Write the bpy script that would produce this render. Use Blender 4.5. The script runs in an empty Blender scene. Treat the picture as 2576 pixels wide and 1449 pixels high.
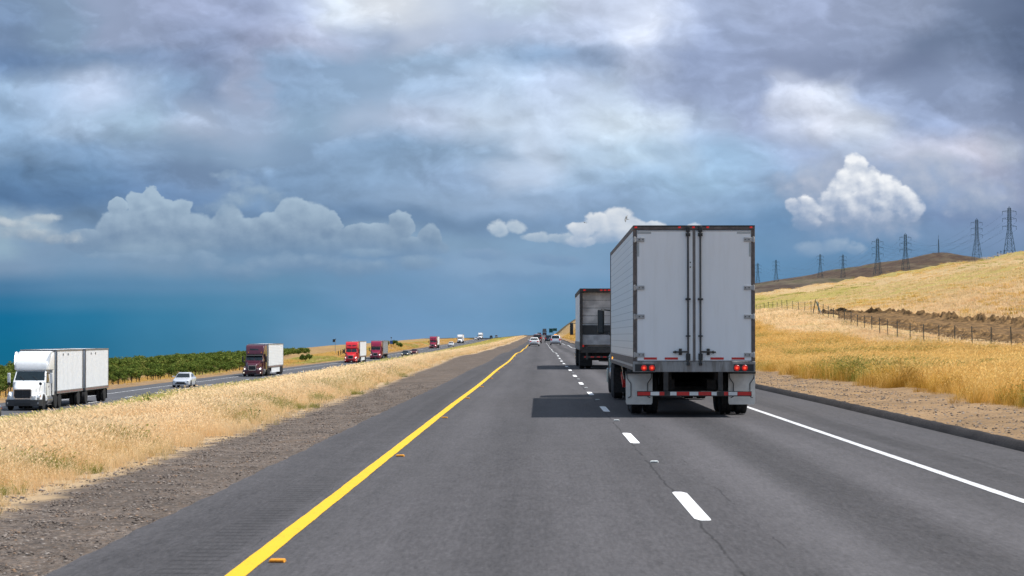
import bpy, math, random
import numpy as np
from mathutils import Vector, Matrix
random.seed(7)
rng = np.random.default_rng(11)
S = bpy.context.scene
COL = S.collection
R = math.radians

# ------------------------------------------------------------------ camera, sky, sun, exposure
G = 0.01455            # the road climbs at this grade
EYE = 1.72
F = 5500.0             # focal length in reference pixels (frame 2576 x 1449)
VPX, HOR = 1358.0, 926.0
cam = bpy.data.cameras.new("camera")
camo = bpy.data.objects.new("camera", cam)
COL.objects.link(camo)
S.camera = camo
cam.sensor_width = 36.0
cam.lens = 36.0 * F / 2576.0
cam.clip_start = 0.5
cam.clip_end = 60000
camo.location = (0, 0, EYE)
camo.rotation_euler = (R(90) + math.atan((HOR - 724.5) / F), 0, math.atan((VPX - 1288) / F))
cam.dof.use_dof = True
cam.dof.focus_distance = 55
cam.dof.aperture_fstop = 6.3

S.view_settings.view_transform = 'Standard'
S.view_settings.look = 'None'
S.view_settings.exposure = 0.14
S.view_settings.gamma = 1.0
try:
    S.cycles.use_denoising = True
    S.cycles.denoising_prefilter = 'ACCURATE'
    S.cycles.denoiser = 'OPENIMAGEDENOISE'
    S.cycles.denoising_input_passes = 'RGB_ALBEDO_NORMAL'
    S.cycles.use_adaptive_sampling = True
    S.cycles.adaptive_threshold = 0.012
    S.cycles.max_bounces = 6
    S.cycles.transparent_max_bounces = 8
    S.cycles.diffuse_bounces = 2
    S.cycles.glossy_bounces = 3
    S.cycles.volume_bounces = 0
except Exception:
    pass

SUN_EL, SUN_AZ = R(62), R(90)     # high sun, exactly to the right of the road
sun = bpy.data.lights.new("sun", 'SUN')
sun.energy = 5.0
sun.angle = R(0.5)
sun.color = (1.0, 0.975, 0.94)
suno = bpy.data.objects.new("sun", sun)
COL.objects.link(suno)
sd = Vector((math.cos(SUN_EL), 0.004, math.sin(SUN_EL)))
suno.rotation_euler = sd.to_track_quat('Z', 'Y').to_euler()


def lin(c):
    c = c / 255.0
    return c / 12.92 if c <= 0.04045 else ((c + 0.055) / 1.055) ** 2.4


def L3(r, g, b):
    return (lin(r), lin(g), lin(b), 1.0)


class E:
    """a tiny expression layer over shader nodes"""
    def __init__(s, nt, sock):
        s.nt, s.s = nt, sock

    def _m(s, op, o=None, p=None, clamp=False):
        n = s.nt.nodes.new('ShaderNodeMath')
        n.operation = op
        n.use_clamp = clamp
        for i, v in enumerate((s, o, p)):
            if v is None:
                continue
            if isinstance(v, E):
                s.nt.links.new(v.s, n.inputs[i])
            else:
                n.inputs[i].default_value = v
        return E(s.nt, n.outputs[0])

    def __add__(s, o): return s._m('ADD', o)
    __radd__ = __add__
    def __sub__(s, o): return s._m('SUBTRACT', o)
    def __rsub__(s, o): return (s * -1.0) + o
    def __mul__(s, o): return s._m('MULTIPLY', o)
    __rmul__ = __mul__
    def __truediv__(s, o): return s._m('DIVIDE', o)
    def max(s, o): return s._m('MAXIMUM', o)
    def min(s, o): return s._m('MINIMUM', o)
    def abs(s): return s._m('ABSOLUTE')
    def pow(s, o): return s._m('POWER', o)
    def sin(s): return s._m('SINE')
    def fract(s): return s._m('FRACT')
    def lt(s, o): return s._m('LESS_THAN', o)
    def gt(s, o): return s._m('GREATER_THAN', o)
    def clamp(s): return s._m('ADD', 0.0, clamp=True)

    def step(s, a, b, lo=0.0, hi=1.0, mode='SMOOTHSTEP'):
        n = s.nt.nodes.new('ShaderNodeMapRange')
        n.interpolation_type = mode
        s.nt.links.new(s.s, n.inputs['Value'])
        n.inputs['From Min'].default_value = a
        n.inputs['From Max'].default_value = b
        n.inputs['To Min'].default_value = lo
        n.inputs['To Max'].default_value = hi
        return E(s.nt, n.outputs['Result'])


def node(nt, typ, **kw):
    n = nt.nodes.new(typ)
    for k, v in kw.items():
        setattr(n, k, v)
    return n


def setin(nt, n, key, v):
    if isinstance(v, E):
        nt.links.new(v.s, n.inputs[key])
    else:
        n.inputs[key].default_value = v


def vec(nt, x, y, z):
    n = nt.nodes.new('ShaderNodeCombineXYZ')
    for i, v in enumerate((x, y, z)):
        setin(nt, n, i, v)
    return E(nt, n.outputs[0])


def sep(v):
    n = v.nt.nodes.new('ShaderNodeSeparateXYZ')
    v.nt.links.new(v.s, n.inputs[0])
    return [E(v.nt, o) for o in n.outputs]


def vmath(op, a, b=None, scale=None):
    n = a.nt.nodes.new('ShaderNodeVectorMath')
    n.operation = op
    a.nt.links.new(a.s, n.inputs[0])
    if b is not None:
        setin(a.nt, n, 1, b)
    if scale is not None:
        setin(a.nt, n, 'Scale', scale)
    return E(a.nt, n.outputs['Value'] if op in ('DOT_PRODUCT', 'LENGTH') else n.outputs['Vector'])


def noise(v, scale, detail=4.0, rough=0.55, dist=0.0, out='Fac'):
    n = v.nt.nodes.new('ShaderNodeTexNoise')
    v.nt.links.new(v.s, n.inputs['Vector'])
    n.inputs['Scale'].default_value = scale
    n.inputs['Detail'].default_value = detail
    n.inputs['Roughness'].default_value = rough
    n.inputs['Distortion'].default_value = dist
    return E(v.nt, n.outputs[out])


def voronoi(v, scale, out='Distance', feature='F1', rnd=1.0):
    n = v.nt.nodes.new('ShaderNodeTexVoronoi')
    n.feature = feature
    v.nt.links.new(v.s, n.inputs['Vector'])
    n.inputs['Scale'].default_value = scale
    n.inputs['Randomness'].default_value = rnd
    return E(v.nt, n.outputs[out])


def mix(nt, f, a, b, mode='MIX'):
    n = nt.nodes.new('ShaderNodeMix')
    n.data_type = 'RGBA'
    n.blend_type = mode
    n.clamp_factor = True
    setin(nt, n, 0, f)
    setin(nt, n, 6, a)
    setin(nt, n, 7, b)
    return E(nt, n.outputs[2])


def ramp(f, stops, interp='LINEAR'):
    n = f.nt.nodes.new('ShaderNodeValToRGB')
    f.nt.links.new(f.s, n.inputs[0])
    cr = n.color_ramp
    cr.interpolation = interp
    while len(cr.elements) > 1:
        cr.elements.remove(cr.elements[-1])
    cr.elements[0].position, cr.elements[0].color = stops[0]
    for p, c in stops[1:]:
        e = cr.elements.new(p)
        e.color = c
    return E(f.nt, n.outputs[0])


def tone(v, k):
    """mute the sky colours: greyer aloft, a little teal low down"""
    r, g, b = k
    y = .3 * r + .59 * g + .11 * b
    s = .86 if v < .45 else .95
    r, g, b = [y + (c - y) * s for c in (r, g, b)]
    kk = .985
    ct = 1.12 if v < .5 else 1.0
    r, g, b = [kk * (168 + (c - 168) * ct) for c in (r, g, b)]
    if v > .6:
        r, g, b = r * 1.03 + 3, g * 1.03 + 3, b * 1.02 + 2
    return [max(0, min(250, c)) for c in (r, g, b)]


# the sky: a Nishita sky behind a broken storm cloud deck, laid out by compass direction
def build_world():
    w = bpy.data.worlds.new("World")
    S.world = w
    w.use_nodes = True
    try:
        w.cycles.sampling_method = 'MANUAL'
        w.cycles.sample_map_resolution = 512
    except Exception:
        pass
    nt = w.node_tree
    nt.nodes.clear()
    out = node(nt, 'ShaderNodeOutputWorld')
    bg = node(nt, 'ShaderNodeBackground')
    nt.links.new(bg.outputs[0], out.inputs[0])
    sky = node(nt, 'ShaderNodeTexSky', sky_type='NISHITA')
    sky.sun_disc = False
    sky.sun_elevation = SUN_EL
    sky.sun_rotation = SUN_AZ
    sky.dust_density = 1.5
    skyc = E(nt, sky.outputs[0])
    tc = node(nt, 'ShaderNodeTexCoord')
    D = vmath('NORMALIZE', E(nt, tc.outputs['Generated']))
    dx, dy, dz = sep(D)
    yy = dy.max(0.25)
    U0 = dx / yy * 5.5 + 1.358
    V0 = dz / yy * -5.5 + 0.926
    P0 = vec(nt, U0 * 0.62, V0, 0.0)
    # ragged cloud edges: warp the lookup by turbulence
    w1 = noise(P0, 3.2, 4, 0.5, out='Color')
    w2 = noise(P0, 13.0, 4, 0.55, out='Color')
    a1, b1, _ = sep(w1)
    a2, b2, _ = sep(w2)
    low = V0.step(0.60, 0.74, 1.0, 0.12)
    U = U0 + ((a1 - 0.5) * 0.26 + (a2 - 0.5) * 0.07) * low
    V = V0 + ((b1 - 0.5) * 0.15 + (b2 - 0.5) * 0.05) * low
    rows = SKYROWS
    c = None
    un = (U + 0.2) * (1 / 3.0)
    prev = None
    for v, st in rows:
        st2 = [((u + 0.2) / 3.0, L3(*tone(v, k))) for u, k in st]
        rc = ramp(un, st2, 'EASE')
        c = rc if c is None else mix(nt, V.step(prev, v), c, rc)
        prev = v
        un = un + vmath('DOT_PRODUCT', c, (1e-9, 0, 0))      # (keeps the rows in sequence for the shader compiler)
    # fine relief of the deck
    Pr = vec(nt, U0 * 0.6, V0, 0.3)
    Pq = vec(nt, U0 * 0.6 + 0.02, V0 - 0.03, 0.3)
    n1 = noise(Pr, 5.0, 5, 0.52)
    n2 = noise(Pq, 5.0, 5, 0.52)
    rel = (n1 - n2) * V0.step(0.60, 0.76, 1.0, 0.12)
    hi = V0.step(0.40, 0.66, 1.0, 0.12)
    k = rel * 0.4 + 1.0
    for sc_, ax, of, lo_, hi_, gain_, amp_ in ((3.1, .60, 5.0, .45, .53, 1.15, .12), (7.5, .70, 9.0, .49, .575, .50, .05)):
        Ps = vec(nt, U0 * ax + (a1 - 0.5) * 0.16 + (a2 - 0.5) * 0.03, V0 + (b1 - 0.5) * 0.10 + (b2 - 0.5) * 0.03, of)
        s1 = noise(Ps, sc_, 7, 0.54)
        s2 = noise(vmath('ADD', Ps, (0.04 / sc_, -0.09 / sc_, 0.0)), sc_, 7, 0.54)
        pt = s1.step(lo_, hi_)
        k = k + ((s1 - s2) * pt * gain_ * 2.2 + (pt - 0.5) * amp_) * hi
    c = vmath('SCALE', c, scale=k)
    # heaped cumulus: each heap is many round puffs, lit from the upper right
    w3 = noise(vec(nt, U0, V0 * 1.1, 8.0), 38.0, 4, 0.6, out='Color')
    a3, b3, _ = sep(w3)
    Pw = vec(nt, U0 + (a2 - 0.5) * 0.055 + (a1 - 0.5) * 0.05 + (a3 - 0.5) * 0.016, V0 + (b2 - 0.5) * 0.045 + (b1 - 0.5) * 0.03 + (b3 - 0.5) * 0.015, 0.0)
    Pn = vec(nt, U0, V0 * 1.15, 2.0)
    Pv = vec(nt, U0 + (a3 - 0.5) * 0.03, V0 * 1.15 + (b3 - 0.5) * 0.03, 2.0)
    e1 = noise(Pn, 15.0, 5, 0.55) * 0.72 + voronoi(Pv, 27.0, 'Distance', 'SMOOTH_F1') * -0.34 + 0.26
    Pn2 = vec(nt, U0 + 0.012, V0 * 1.15 - 0.016, 2.0)
    e2 = noise(Pn2, 15.0, 5, 0.55) * 0.72 + voronoi(vmath('ADD', Pv, (0.010, -0.013, 0.0)), 27.0, 'Distance', 'SMOOTH_F1') * -0.34 + 0.26
    erel = e1 - e2
    e1c = e1 - 0.5
    for blobs, edge, top, bot, v0, v1, gain, soft, fade in CUMULI:
        lg = .30 if top[0] > 235 else .22
        f = None
        for ib, (cx, cy, rx, ry) in enumerate(blobs):
            if f is not None and ib % 3 == 0:
                Pw = vmath('ADD', Pw, f * 1e-9)
            q = vmath('MULTIPLY', vmath('SUBTRACT', Pw, (cx, cy, 0)), (1 / rx, 1 / ry, 0))
            g = 1.0 - vmath('DOT_PRODUCT', q, q)
            l = vmath('DOT_PRODUCT', q, (-0.42, 0.78, 0.0))
            if f is None:
                f, lt = g, l
            else:
                n = nt.nodes.new('ShaderNodeMix')
                setin(nt, n, 0, (g - f).step(-0.55, 0.55))
                setin(nt, n, 2, lt)
                setin(nt, n, 3, l)
                lt = E(nt, n.outputs[0])
                f = f._m('SMOOTH_MAX', g, 0.22)
        al = (f + e1c * edge).step(-0.06, soft)
        al = al * V0.step(fade[0], fade[1], 1.0, 0.0)
        t = V0.step(v0, v1, 0.0, 0.8, 'LINEAR') + lt * lg + erel * -gain + f.clamp() * 0.16
        col = mix(nt, t.clamp(), L3(*top), L3(*bot))
        c = mix(nt, al, c, col)
        Pw = vmath('ADD', Pw, al * 1e-9)
    # above the frame the deck thins and brightens; behind the camera it is broken and sunlit
    el = dz
    Pz = vmath('SCALE', D, scale=1.0)
    nb = noise(Pz, 3.0, 5, 0.55)
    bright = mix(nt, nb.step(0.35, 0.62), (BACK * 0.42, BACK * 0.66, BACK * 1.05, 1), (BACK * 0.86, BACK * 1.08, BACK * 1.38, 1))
    up = mix(nt, nb.step(0.3, 0.65), (0.19, 0.24, 0.34, 1), (0.36, 0.41, 0.50, 1))
    c = mix(nt, el.step(0.20, 0.5), c, up)
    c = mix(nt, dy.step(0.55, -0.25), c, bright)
    c = vmath('SCALE', c, scale=9.1)      # the Background below runs at 0.1, as the Nishita sky needs
    gap = nb.step(0.42, 0.36, 0.0, 0.5) * dz.step(0.25, 0.5)
    c = mix(nt, gap, c, skyc)
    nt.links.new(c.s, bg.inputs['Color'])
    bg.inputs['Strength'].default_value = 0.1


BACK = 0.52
SKYROWS = [
 (0.00, [(0,(128,153,186)),(.13,(140,164,194)),(.25,(156,172,203)),(.45,(158,171,203)),(.65,(155,169,202)),(.76,(168,182,212)),(.86,(206,217,231)),(.98,(222,229,239)),(1.15,(196,210,231)),(1.29,(196,214,231)),(1.49,(195,207,231)),(1.66,(200,211,233)),(1.8,(165,180,211)),(2.04,(160,174,206)),(2.3,(150,164,193)),(2.47,(120,137,168)),(2.6,(108,125,157))]),
 (0.10, [(0,(124,149,184)),(.13,(138,164,194)),(.25,(154,170,201)),(.5,(144,160,193)),(.65,(155,167,198)),(.8,(180,191,218)),(.95,(165,183,212)),(1.05,(187,201,225)),(1.2,(181,198,227)),(1.35,(183,199,227)),(1.49,(187,201,228)),(1.61,(207,216,234)),(1.7,(180,194,222)),(1.82,(154,170,203)),(2.0,(158,173,206)),(2.2,(147,162,193)),(2.3,(121,138,169)),(2.45,(117,134,164)),(2.6,(104,121,151))]),
 (0.155,[(0,(114,143,183)),(.2,(128,154,188)),(.38,(132,154,188)),(.5,(132,150,184)),(.62,(152,166,196)),(.7,(146,173,207)),(.85,(148,176,209)),(1.0,(154,181,211)),(1.2,(158,182,211)),(1.35,(142,169,202)),(1.5,(150,172,205)),(1.62,(180,194,221)),(1.76,(144,160,193)),(1.95,(150,165,198)),(2.15,(142,157,189)),(2.3,(124,140,172)),(2.42,(135,152,184)),(2.6,(106,123,154))]),
 (0.22, [(0,(150,177,207)),(.1,(158,182,212)),(.24,(180,196,222)),(.34,(160,183,212)),(.45,(138,165,198)),(.55,(138,160,194)),(.62,(164,179,208)),(.68,(145,174,208)),(.85,(150,178,210)),(1.05,(160,184,213)),(1.25,(172,193,219)),(1.4,(182,199,226)),(1.55,(186,203,226)),(1.65,(168,184,214)),(1.78,(148,164,197)),(1.9,(155,171,204)),(1.96,(198,208,230)),(2.05,(206,214,231)),(2.13,(200,210,228)),(2.2,(160,177,209)),(2.35,(142,159,192)),(2.48,(150,167,200)),(2.6,(124,141,173))]),
 (0.30, [(0,(142,171,203)),(.2,(164,188,216)),(.36,(160,187,213)),(.5,(172,189,215)),(.6,(164,184,213)),(.75,(148,177,207)),(.9,(172,193,221)),(1.05,(186,202,228)),(1.25,(192,209,230)),(1.4,(192,209,231)),(1.55,(202,218,234)),(1.7,(197,213,231)),(1.78,(172,191,219)),(1.9,(162,177,209)),(1.99,(188,199,222)),(2.08,(206,213,229)),(2.16,(192,201,216)),(2.3,(144,161,193)),(2.42,(150,166,198)),(2.6,(134,150,182))]),
 (0.38, [(0,(130,161,195)),(.2,(124,154,188)),(.4,(134,161,193)),(.6,(145,172,203)),(.78,(136,164,196)),(.95,(132,161,193)),(1.1,(138,166,197)),(1.24,(150,176,205)),(1.33,(184,201,223)),(1.45,(174,197,221)),(1.6,(180,204,226)),(1.72,(166,192,218)),(1.84,(150,181,212)),(2.0,(158,176,208)),(2.15,(172,186,209)),(2.28,(192,197,216)),(2.45,(196,199,217)),(2.53,(180,190,210)),(2.6,(146,161,191))]),
 (0.44, [(0,(104,138,176)),(.2,(106,138,174)),(.45,(122,148,182)),(.7,(126,155,188)),(.95,(136,165,197)),(1.2,(142,168,200)),(1.31,(176,194,218)),(1.42,(156,182,210)),(1.6,(152,181,211)),(1.8,(152,184,214)),(1.96,(146,173,207)),(2.1,(160,178,209)),(2.3,(150,170,203)),(2.45,(170,178,203)),(2.6,(152,166,196))]),
 (0.50, [(0,(90,125,166)),(.2,(94,128,168)),(.4,(104,134,172)),(.65,(116,146,180)),(.9,(128,157,190)),(1.1,(140,167,198)),(1.3,(146,172,203)),(1.5,(142,170,203)),(1.7,(146,176,209)),(1.9,(138,170,205)),(2.1,(140,166,201)),(2.3,(130,155,192)),(2.45,(146,161,194)),(2.6,(148,162,193))]),
 (0.56, [(0,(150,177,197)),(.09,(158,180,199)),(.16,(112,142,175)),(.4,(104,135,172)),(.7,(108,139,175)),(1.0,(114,145,181)),(1.2,(118,149,184)),(1.45,(128,158,193)),(1.75,(126,159,194)),(1.95,(110,148,188)),(2.2,(124,152,189)),(2.4,(120,144,182)),(2.6,(126,146,181))]),
 (0.615,[(0,(140,168,192)),(.1,(120,148,180)),(.22,(118,147,179)),(.33,(146,172,197)),(.44,(138,165,192)),(.6,(110,141,175)),(.8,(112,144,178)),(.95,(132,160,190)),(1.1,(124,155,188)),(1.4,(122,155,190)),(1.8,(104,145,186)),(2.2,(112,144,184)),(2.6,(116,140,178))]),
 (0.665,[(0,(118,146,178)),(.2,(114,146,180)),(.4,(118,148,180)),(.6,(112,144,178)),(.8,(108,140,176)),(1.0,(110,143,180)),(1.2,(126,157,192)),(1.5,(118,152,189)),(1.9,(96,139,181)),(2.3,(100,136,176)),(2.6,(104,134,172))]),
 (0.72, [(0,(70,120,162)),(.2,(84,130,170)),(.45,(88,134,173)),(.7,(94,138,175)),(.95,(104,143,182)),(1.2,(114,150,189)),(1.4,(106,147,187)),(1.9,(92,136,178)),(2.6,(92,130,170))]),
 (0.76, [(0,(42,112,156)),(.2,(60,122,163)),(.45,(70,128,168)),(.7,(82,134,173)),(.95,(104,144,185)),(1.2,(110,149,189)),(1.4,(98,144,184)),(1.9,(88,133,174)),(2.6,(88,130,170))]),
 (0.80, [(0,(16,105,150)),(.2,(34,114,157)),(.4,(54,122,163)),(.6,(70,130,170)),(.8,(88,138,178)),(1.0,(104,145,187)),(1.2,(106,148,189)),(1.45,(90,141,182)),(2.6,(84,130,170))]),
 (0.88, [(0,(14,104,144)),(.2,(32,108,148)),(.4,(50,117,156)),(.6,(66,126,166)),(.8,(98,140,180)),(1.0,(112,149,191)),(1.2,(110,150,190)),(1.45,(96,145,184)),(2.6,(90,135,172))]),
 (0.97, [(0,(20,104,142)),(.4,(56,118,156)),(.8,(98,140,180)),(1.2,(112,151,190)),(2.6,(100,140,175))]),
]
CUMULI = [
 # puffs, edge roughness, lit colour, shaded colour, v(top), v(base), relief gain, softness, base fade
 ([(.29,.525,.026,.024),(.345,.515,.035,.03),(.378,.50,.03,.03),(.40,.53,.04,.04),(.445,.53,.032,.038),(.30,.58,.08,.055),(.37,.57,.08,.06),(.22,.61,.08,.04),(.47,.585,.09,.06),(.56,.56,.05,.055),(.60,.60,.1,.06),(.735,.545,.045,.05),(.69,.58,.06,.055),(.78,.57,.06,.06),(.825,.575,.035,.045),(.75,.62,.13,.05),(.90,.605,.06,.036),(.96,.605,.06,.04),(1.005,.575,.035,.042),(1.085,.60,.035,.04),(1.02,.63,.12,.03),(.40,.63,.22,.035)],
  .7, (164,186,206), (112,137,166), .49, .645, 1.1, .24, (.56,.68)),
 ([(.575,.438,.05,.016),(.60,.45,.05,.026),(.635,.475,.055,.026),(.67,.505,.055,.03),(.59,.50,.09,.03),(.52,.52,.06,.03)], 2.4, (158,181,203), (124,150,178), .44, .56, 1.4, 1.5, (.52,.60)),
 ([(.06,.585,.10,.022),(.13,.60,.07,.02),(.02,.56,.08,.02),(.10,.545,.06,.014)], 2.0, (186,198,207), (130,152,176), .55, .62, 1.8, 1.1, (.60,.66)),
 ([(.30,.645,.12,.013),(.40,.652,.07,.016),(.50,.655,.05,.022),(.53,.67,.05,.022),(.66,.66,.06,.024),(.72,.652,.06,.026),(.60,.69,.12,.03),(.8,.66,.08,.024),(.92,.64,.09,.016),(.90,.68,.14,.03),(1.05,.665,.08,.02)], 1.0, (142,168,193), (106,137,170), .63, .72, 1.0, 1.3, (.655,.74)),
 ([(1.255,.575,.03,.026),(1.295,.568,.028,.024),(1.345,.598,.04,.016),(1.40,.596,.04,.013)], 1.3, (192,206,219), (134,161,189), .55, .63, 1.2, .65, (.59,.65)),
 ([(1.455,.578,.035,.022),(1.50,.562,.04,.028),(1.555,.553,.05,.03),(1.60,.575,.06,.03),(1.65,.567,.035,.024),(1.55,.59,.08,.025),(1.75,.572,.025,.016),(1.46,.60,.05,.012)], .9, (220,226,233), (150,172,199), .53, .63, 1.4, .5, (.575,.66)),
 ([(1.22,.64,.08,.02),(1.40,.655,.10,.02),(1.30,.70,.14,.02)], 1.6, (132,160,190), (112,146,182), .63, .70, .8, .9, (.66,.73)),
 ([(2.13,.55,.15,.08),(2.05,.46,.13,.08),(2.33,.44,.16,.10),(2.22,.58,.12,.06),(2.45,.50,.14,.06)], 1.3, (178,188,207), (132,154,184), .42, .64, 1.6, 1.3, (.55,.67)),
 ([(2.15,.425,.04,.036),(2.13,.46,.045,.04),(2.185,.455,.04,.035),(2.225,.475,.045,.04),(2.265,.505,.042,.042),(2.29,.535,.034,.032),(2.20,.52,.07,.055),(2.12,.52,.055,.05),(2.035,.525,.045,.036),(2.0,.515,.028,.022),(2.03,.555,.04,.03)], 1.25, (242,245,249), (150,168,196), .40, .575, 1.9, .45, (.48,.62)),
 ([(2.04,.628,.05,.024),(2.10,.624,.05,.026),(2.15,.635,.04,.018)], .9, (150,173,198), (112,146,182), .60, .67, 1.2, .85, (.62,.67)),
]
build_world()
# ------------------------------------------------------------------ materials
MATS = {}


def principled(name, rough=0.6, metal=0.0, spec=0.5):
    m = bpy.data.materials.new(name)
    m.use_nodes = True
    nt = m.node_tree
    p = nt.nodes['Principled BSDF']
    p.inputs['Roughness'].default_value = rough
    p.inputs['Metallic'].default_value = metal
    p.inputs['Specular IOR Level'].default_value = spec
    MATS[name] = m
    return m, nt, p


def wpos(nt):
    return E(nt, nt.nodes.new('ShaderNodeNewGeometry').outputs['Position'])


def opos(nt):
    return E(nt, nt.nodes.new('ShaderNodeTexCoord').outputs['Object'])


def setc(nt, p, c):
    nt.links.new(c.s, p.inputs['Base Color'])


def bump(nt, p, h, strength=0.4, dist=0.02):
    b = nt.nodes.new('ShaderNodeBump')
    b.inputs['Strength'].default_value = strength
    b.inputs['Distance'].default_value = dist
    nt.links.new(h.s, b.inputs['Height'])
    nt.links.new(b.outputs[0], p.inputs['Normal'])


def C(r, g, b):
    return (r, g, b, 1.0)


def simple(name, col, rough=0.5, metal=0.0, spec=0.5, var=0.12, scale=6.0, coat=0.0):
    """a plain material with a little uneven wear"""
    m, nt, p = principled(name, rough, metal, spec)
    o = opos(nt)
    n = noise(o, scale, 5, 0.6)
    c = mix(nt, n.step(0.35, 0.7), C(*[v * (1 - var) for v in col]), C(*[min(1, v * (1 + var * 0.5)) for v in col]))
    setc(nt, p, c)
    rr = noise(o, scale * 2.3, 4, 0.6).step(0.3, 0.7, max(0.02, rough * 0.85), min(1, rough * 1.2))
    nt.links.new(rr.s, p.inputs['Roughness'])
    if coat:
        p.inputs['Coat Weight'].default_value = coat
        p.inputs['Coat Roughness'].default_value = 0.05
    return m


def emissive(name, col, base, strength):
    m, nt, p = principled(name, 0.25)
    n = noise(opos(nt), 30.0, 2)
    setc(nt, p, mix(nt, n, C(*base), C(*[v * 0.8 for v in base])))
    p.inputs['Emission Color'].default_value = C(*col)
    p.inputs['Emission Strength'].default_value = strength
    return m


simple('white_paint', (0.77, 0.78, 0.79), 0.35, var=0.05, coat=0.3)
simple('trailer_white', (0.84, 0.87, 0.905), 0.42, var=0.04, scale=2.5)
simple('black_rubber', (0.018, 0.018, 0.019), 0.85, var=0.3, scale=14)
simple('black_plastic', (0.025, 0.026, 0.028), 0.55, var=0.2)
simple('dark_steel', (0.055, 0.05, 0.047), 0.6, 0.3, var=0.3)
simple('undercarriage', (0.022, 0.02, 0.019), 0.8, var=0.4)
simple('grey_steel', (0.26, 0.25, 0.245), 0.5, 0.4, var=0.2, scale=9)
simple('brown_frame', (0.15, 0.125, 0.115), 0.55, 0.3, var=0.3, scale=7)
simple('hinge_steel', (0.42, 0.42, 0.42), 0.45, 0.4, var=0.2, scale=12)
simple('rod_steel', (0.07, 0.075, 0.085), 0.45, 0.5, var=0.25)
simple('chrome', (0.75, 0.76, 0.78), 0.12, 1.0, var=0.05)
simple('polished_aluminium', (0.72, 0.73, 0.74), 0.28, 1.0, var=0.12)
simple('glass_dark', (0.012, 0.02, 0.022), 0.06, 0.0, 0.8, var=0.2)
simple('maroon_paint', (0.075, 0.012, 0.026), 0.3, var=0.15, coat=0.6)
simple('red_paint', (0.62, 0.012, 0.022), 0.32, var=0.1, coat=0.6)
simple('crimson_paint', (0.27, 0.006, 0.045), 0.32, var=0.12, coat=0.6)
simple('teal_paint', (0.26, 0.36, 0.34), 0.35, var=0.12, coat=0.4)
simple('blue_paint', (0.03, 0.13, 0.42), 0.35, var=0.12, coat=0.4)
simple('silver_paint', (0.66, 0.69, 0.74), 0.28, 0.15, var=0.06, coat=0.6)
simple('navy_paint', (0.025, 0.035, 0.055), 0.25, 0.2, var=0.1, coat=0.6)
simple('dark_red_paint', (0.13, 0.012, 0.016), 0.3, var=0.1, coat=0.6)
simple('light_grey_plastic', (0.45, 0.46, 0.46), 0.5)
simple('bumper_grey', (0.04, 0.042, 0.046), 0.5)
simple('flap_white', (0.86, 0.83, 0.77), 0.6, var=0.12, scale=5)
simple('patch_grey', (0.42, 0.45, 0.46), 0.6)
simple('red_tape', (0.55, 0.02, 0.015), 0.4, var=0.15)
simple('white_tape', (0.72, 0.72, 0.70), 0.4, var=0.12)
simple('amber_lens', (0.75, 0.25, 0.02), 0.25)
simple('plate_white', (0.75, 0.75, 0.72), 0.4)
simple('sign_green', (0.01, 0.13, 0.10), 0.5)
simple('sign_blue', (0.01, 0.10, 0.42), 0.5)
simple('sign_dark', (0.03, 0.03, 0.032), 0.6)
simple('galvanised_steel', (0.33, 0.35, 0.36), 0.5, 0.5, var=0.15)
simple('fence_post_steel', (0.06, 0.075, 0.07), 0.7, var=0.3)
simple('fence_wire_steel', (0.13, 0.13, 0.12), 0.5, 0.5)
simple('tower_steel', (0.11, 0.17, 0.19), 0.6, 0.3, var=0.2)
simple('wood_pole', (0.07, 0.05, 0.04), 0.8, var=0.3)
simple('marker_teal', (0.02, 0.22, 0.22), 0.5)
simple('marker_white', (0.75, 0.76, 0.74), 0.5)
simple('reflector_yellow', (0.75, 0.32, 0.01), 0.35, var=0.15, scale=30)
simple('reflector_white', (0.68, 0.70, 0.68), 0.35, var=0.2, scale=30)
simple('bird_grey', (0.30, 0.29, 0.27), 0.7)
simple('shade_cloud_white', (0.85, 0.86, 0.88), 1.0, spec=0.0)
emissive('tail_lamp', (1.0, 0.03, 0.01), (0.40, 0.008, 0.008), 0.22)
emissive('tail_core', (1.0, 0.06, 0.02), (0.6, 0.03, 0.02), 1.3)
emissive('marker_lamp', (1.0, 0.03, 0.02), (0.4, 0.01, 0.01), 0.28)
emissive('amber_lamp', (1.0, 0.38, 0.03), (0.6, 0.2, 0.02), 1.6)
emissive('head_lamp', (1.0, 0.93, 0.75), (0.8, 0.8, 0.75), 2.4)
simple('head_glass', (0.62, 0.64, 0.66), 0.12, 0.4, var=0.15, scale=20)


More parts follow.
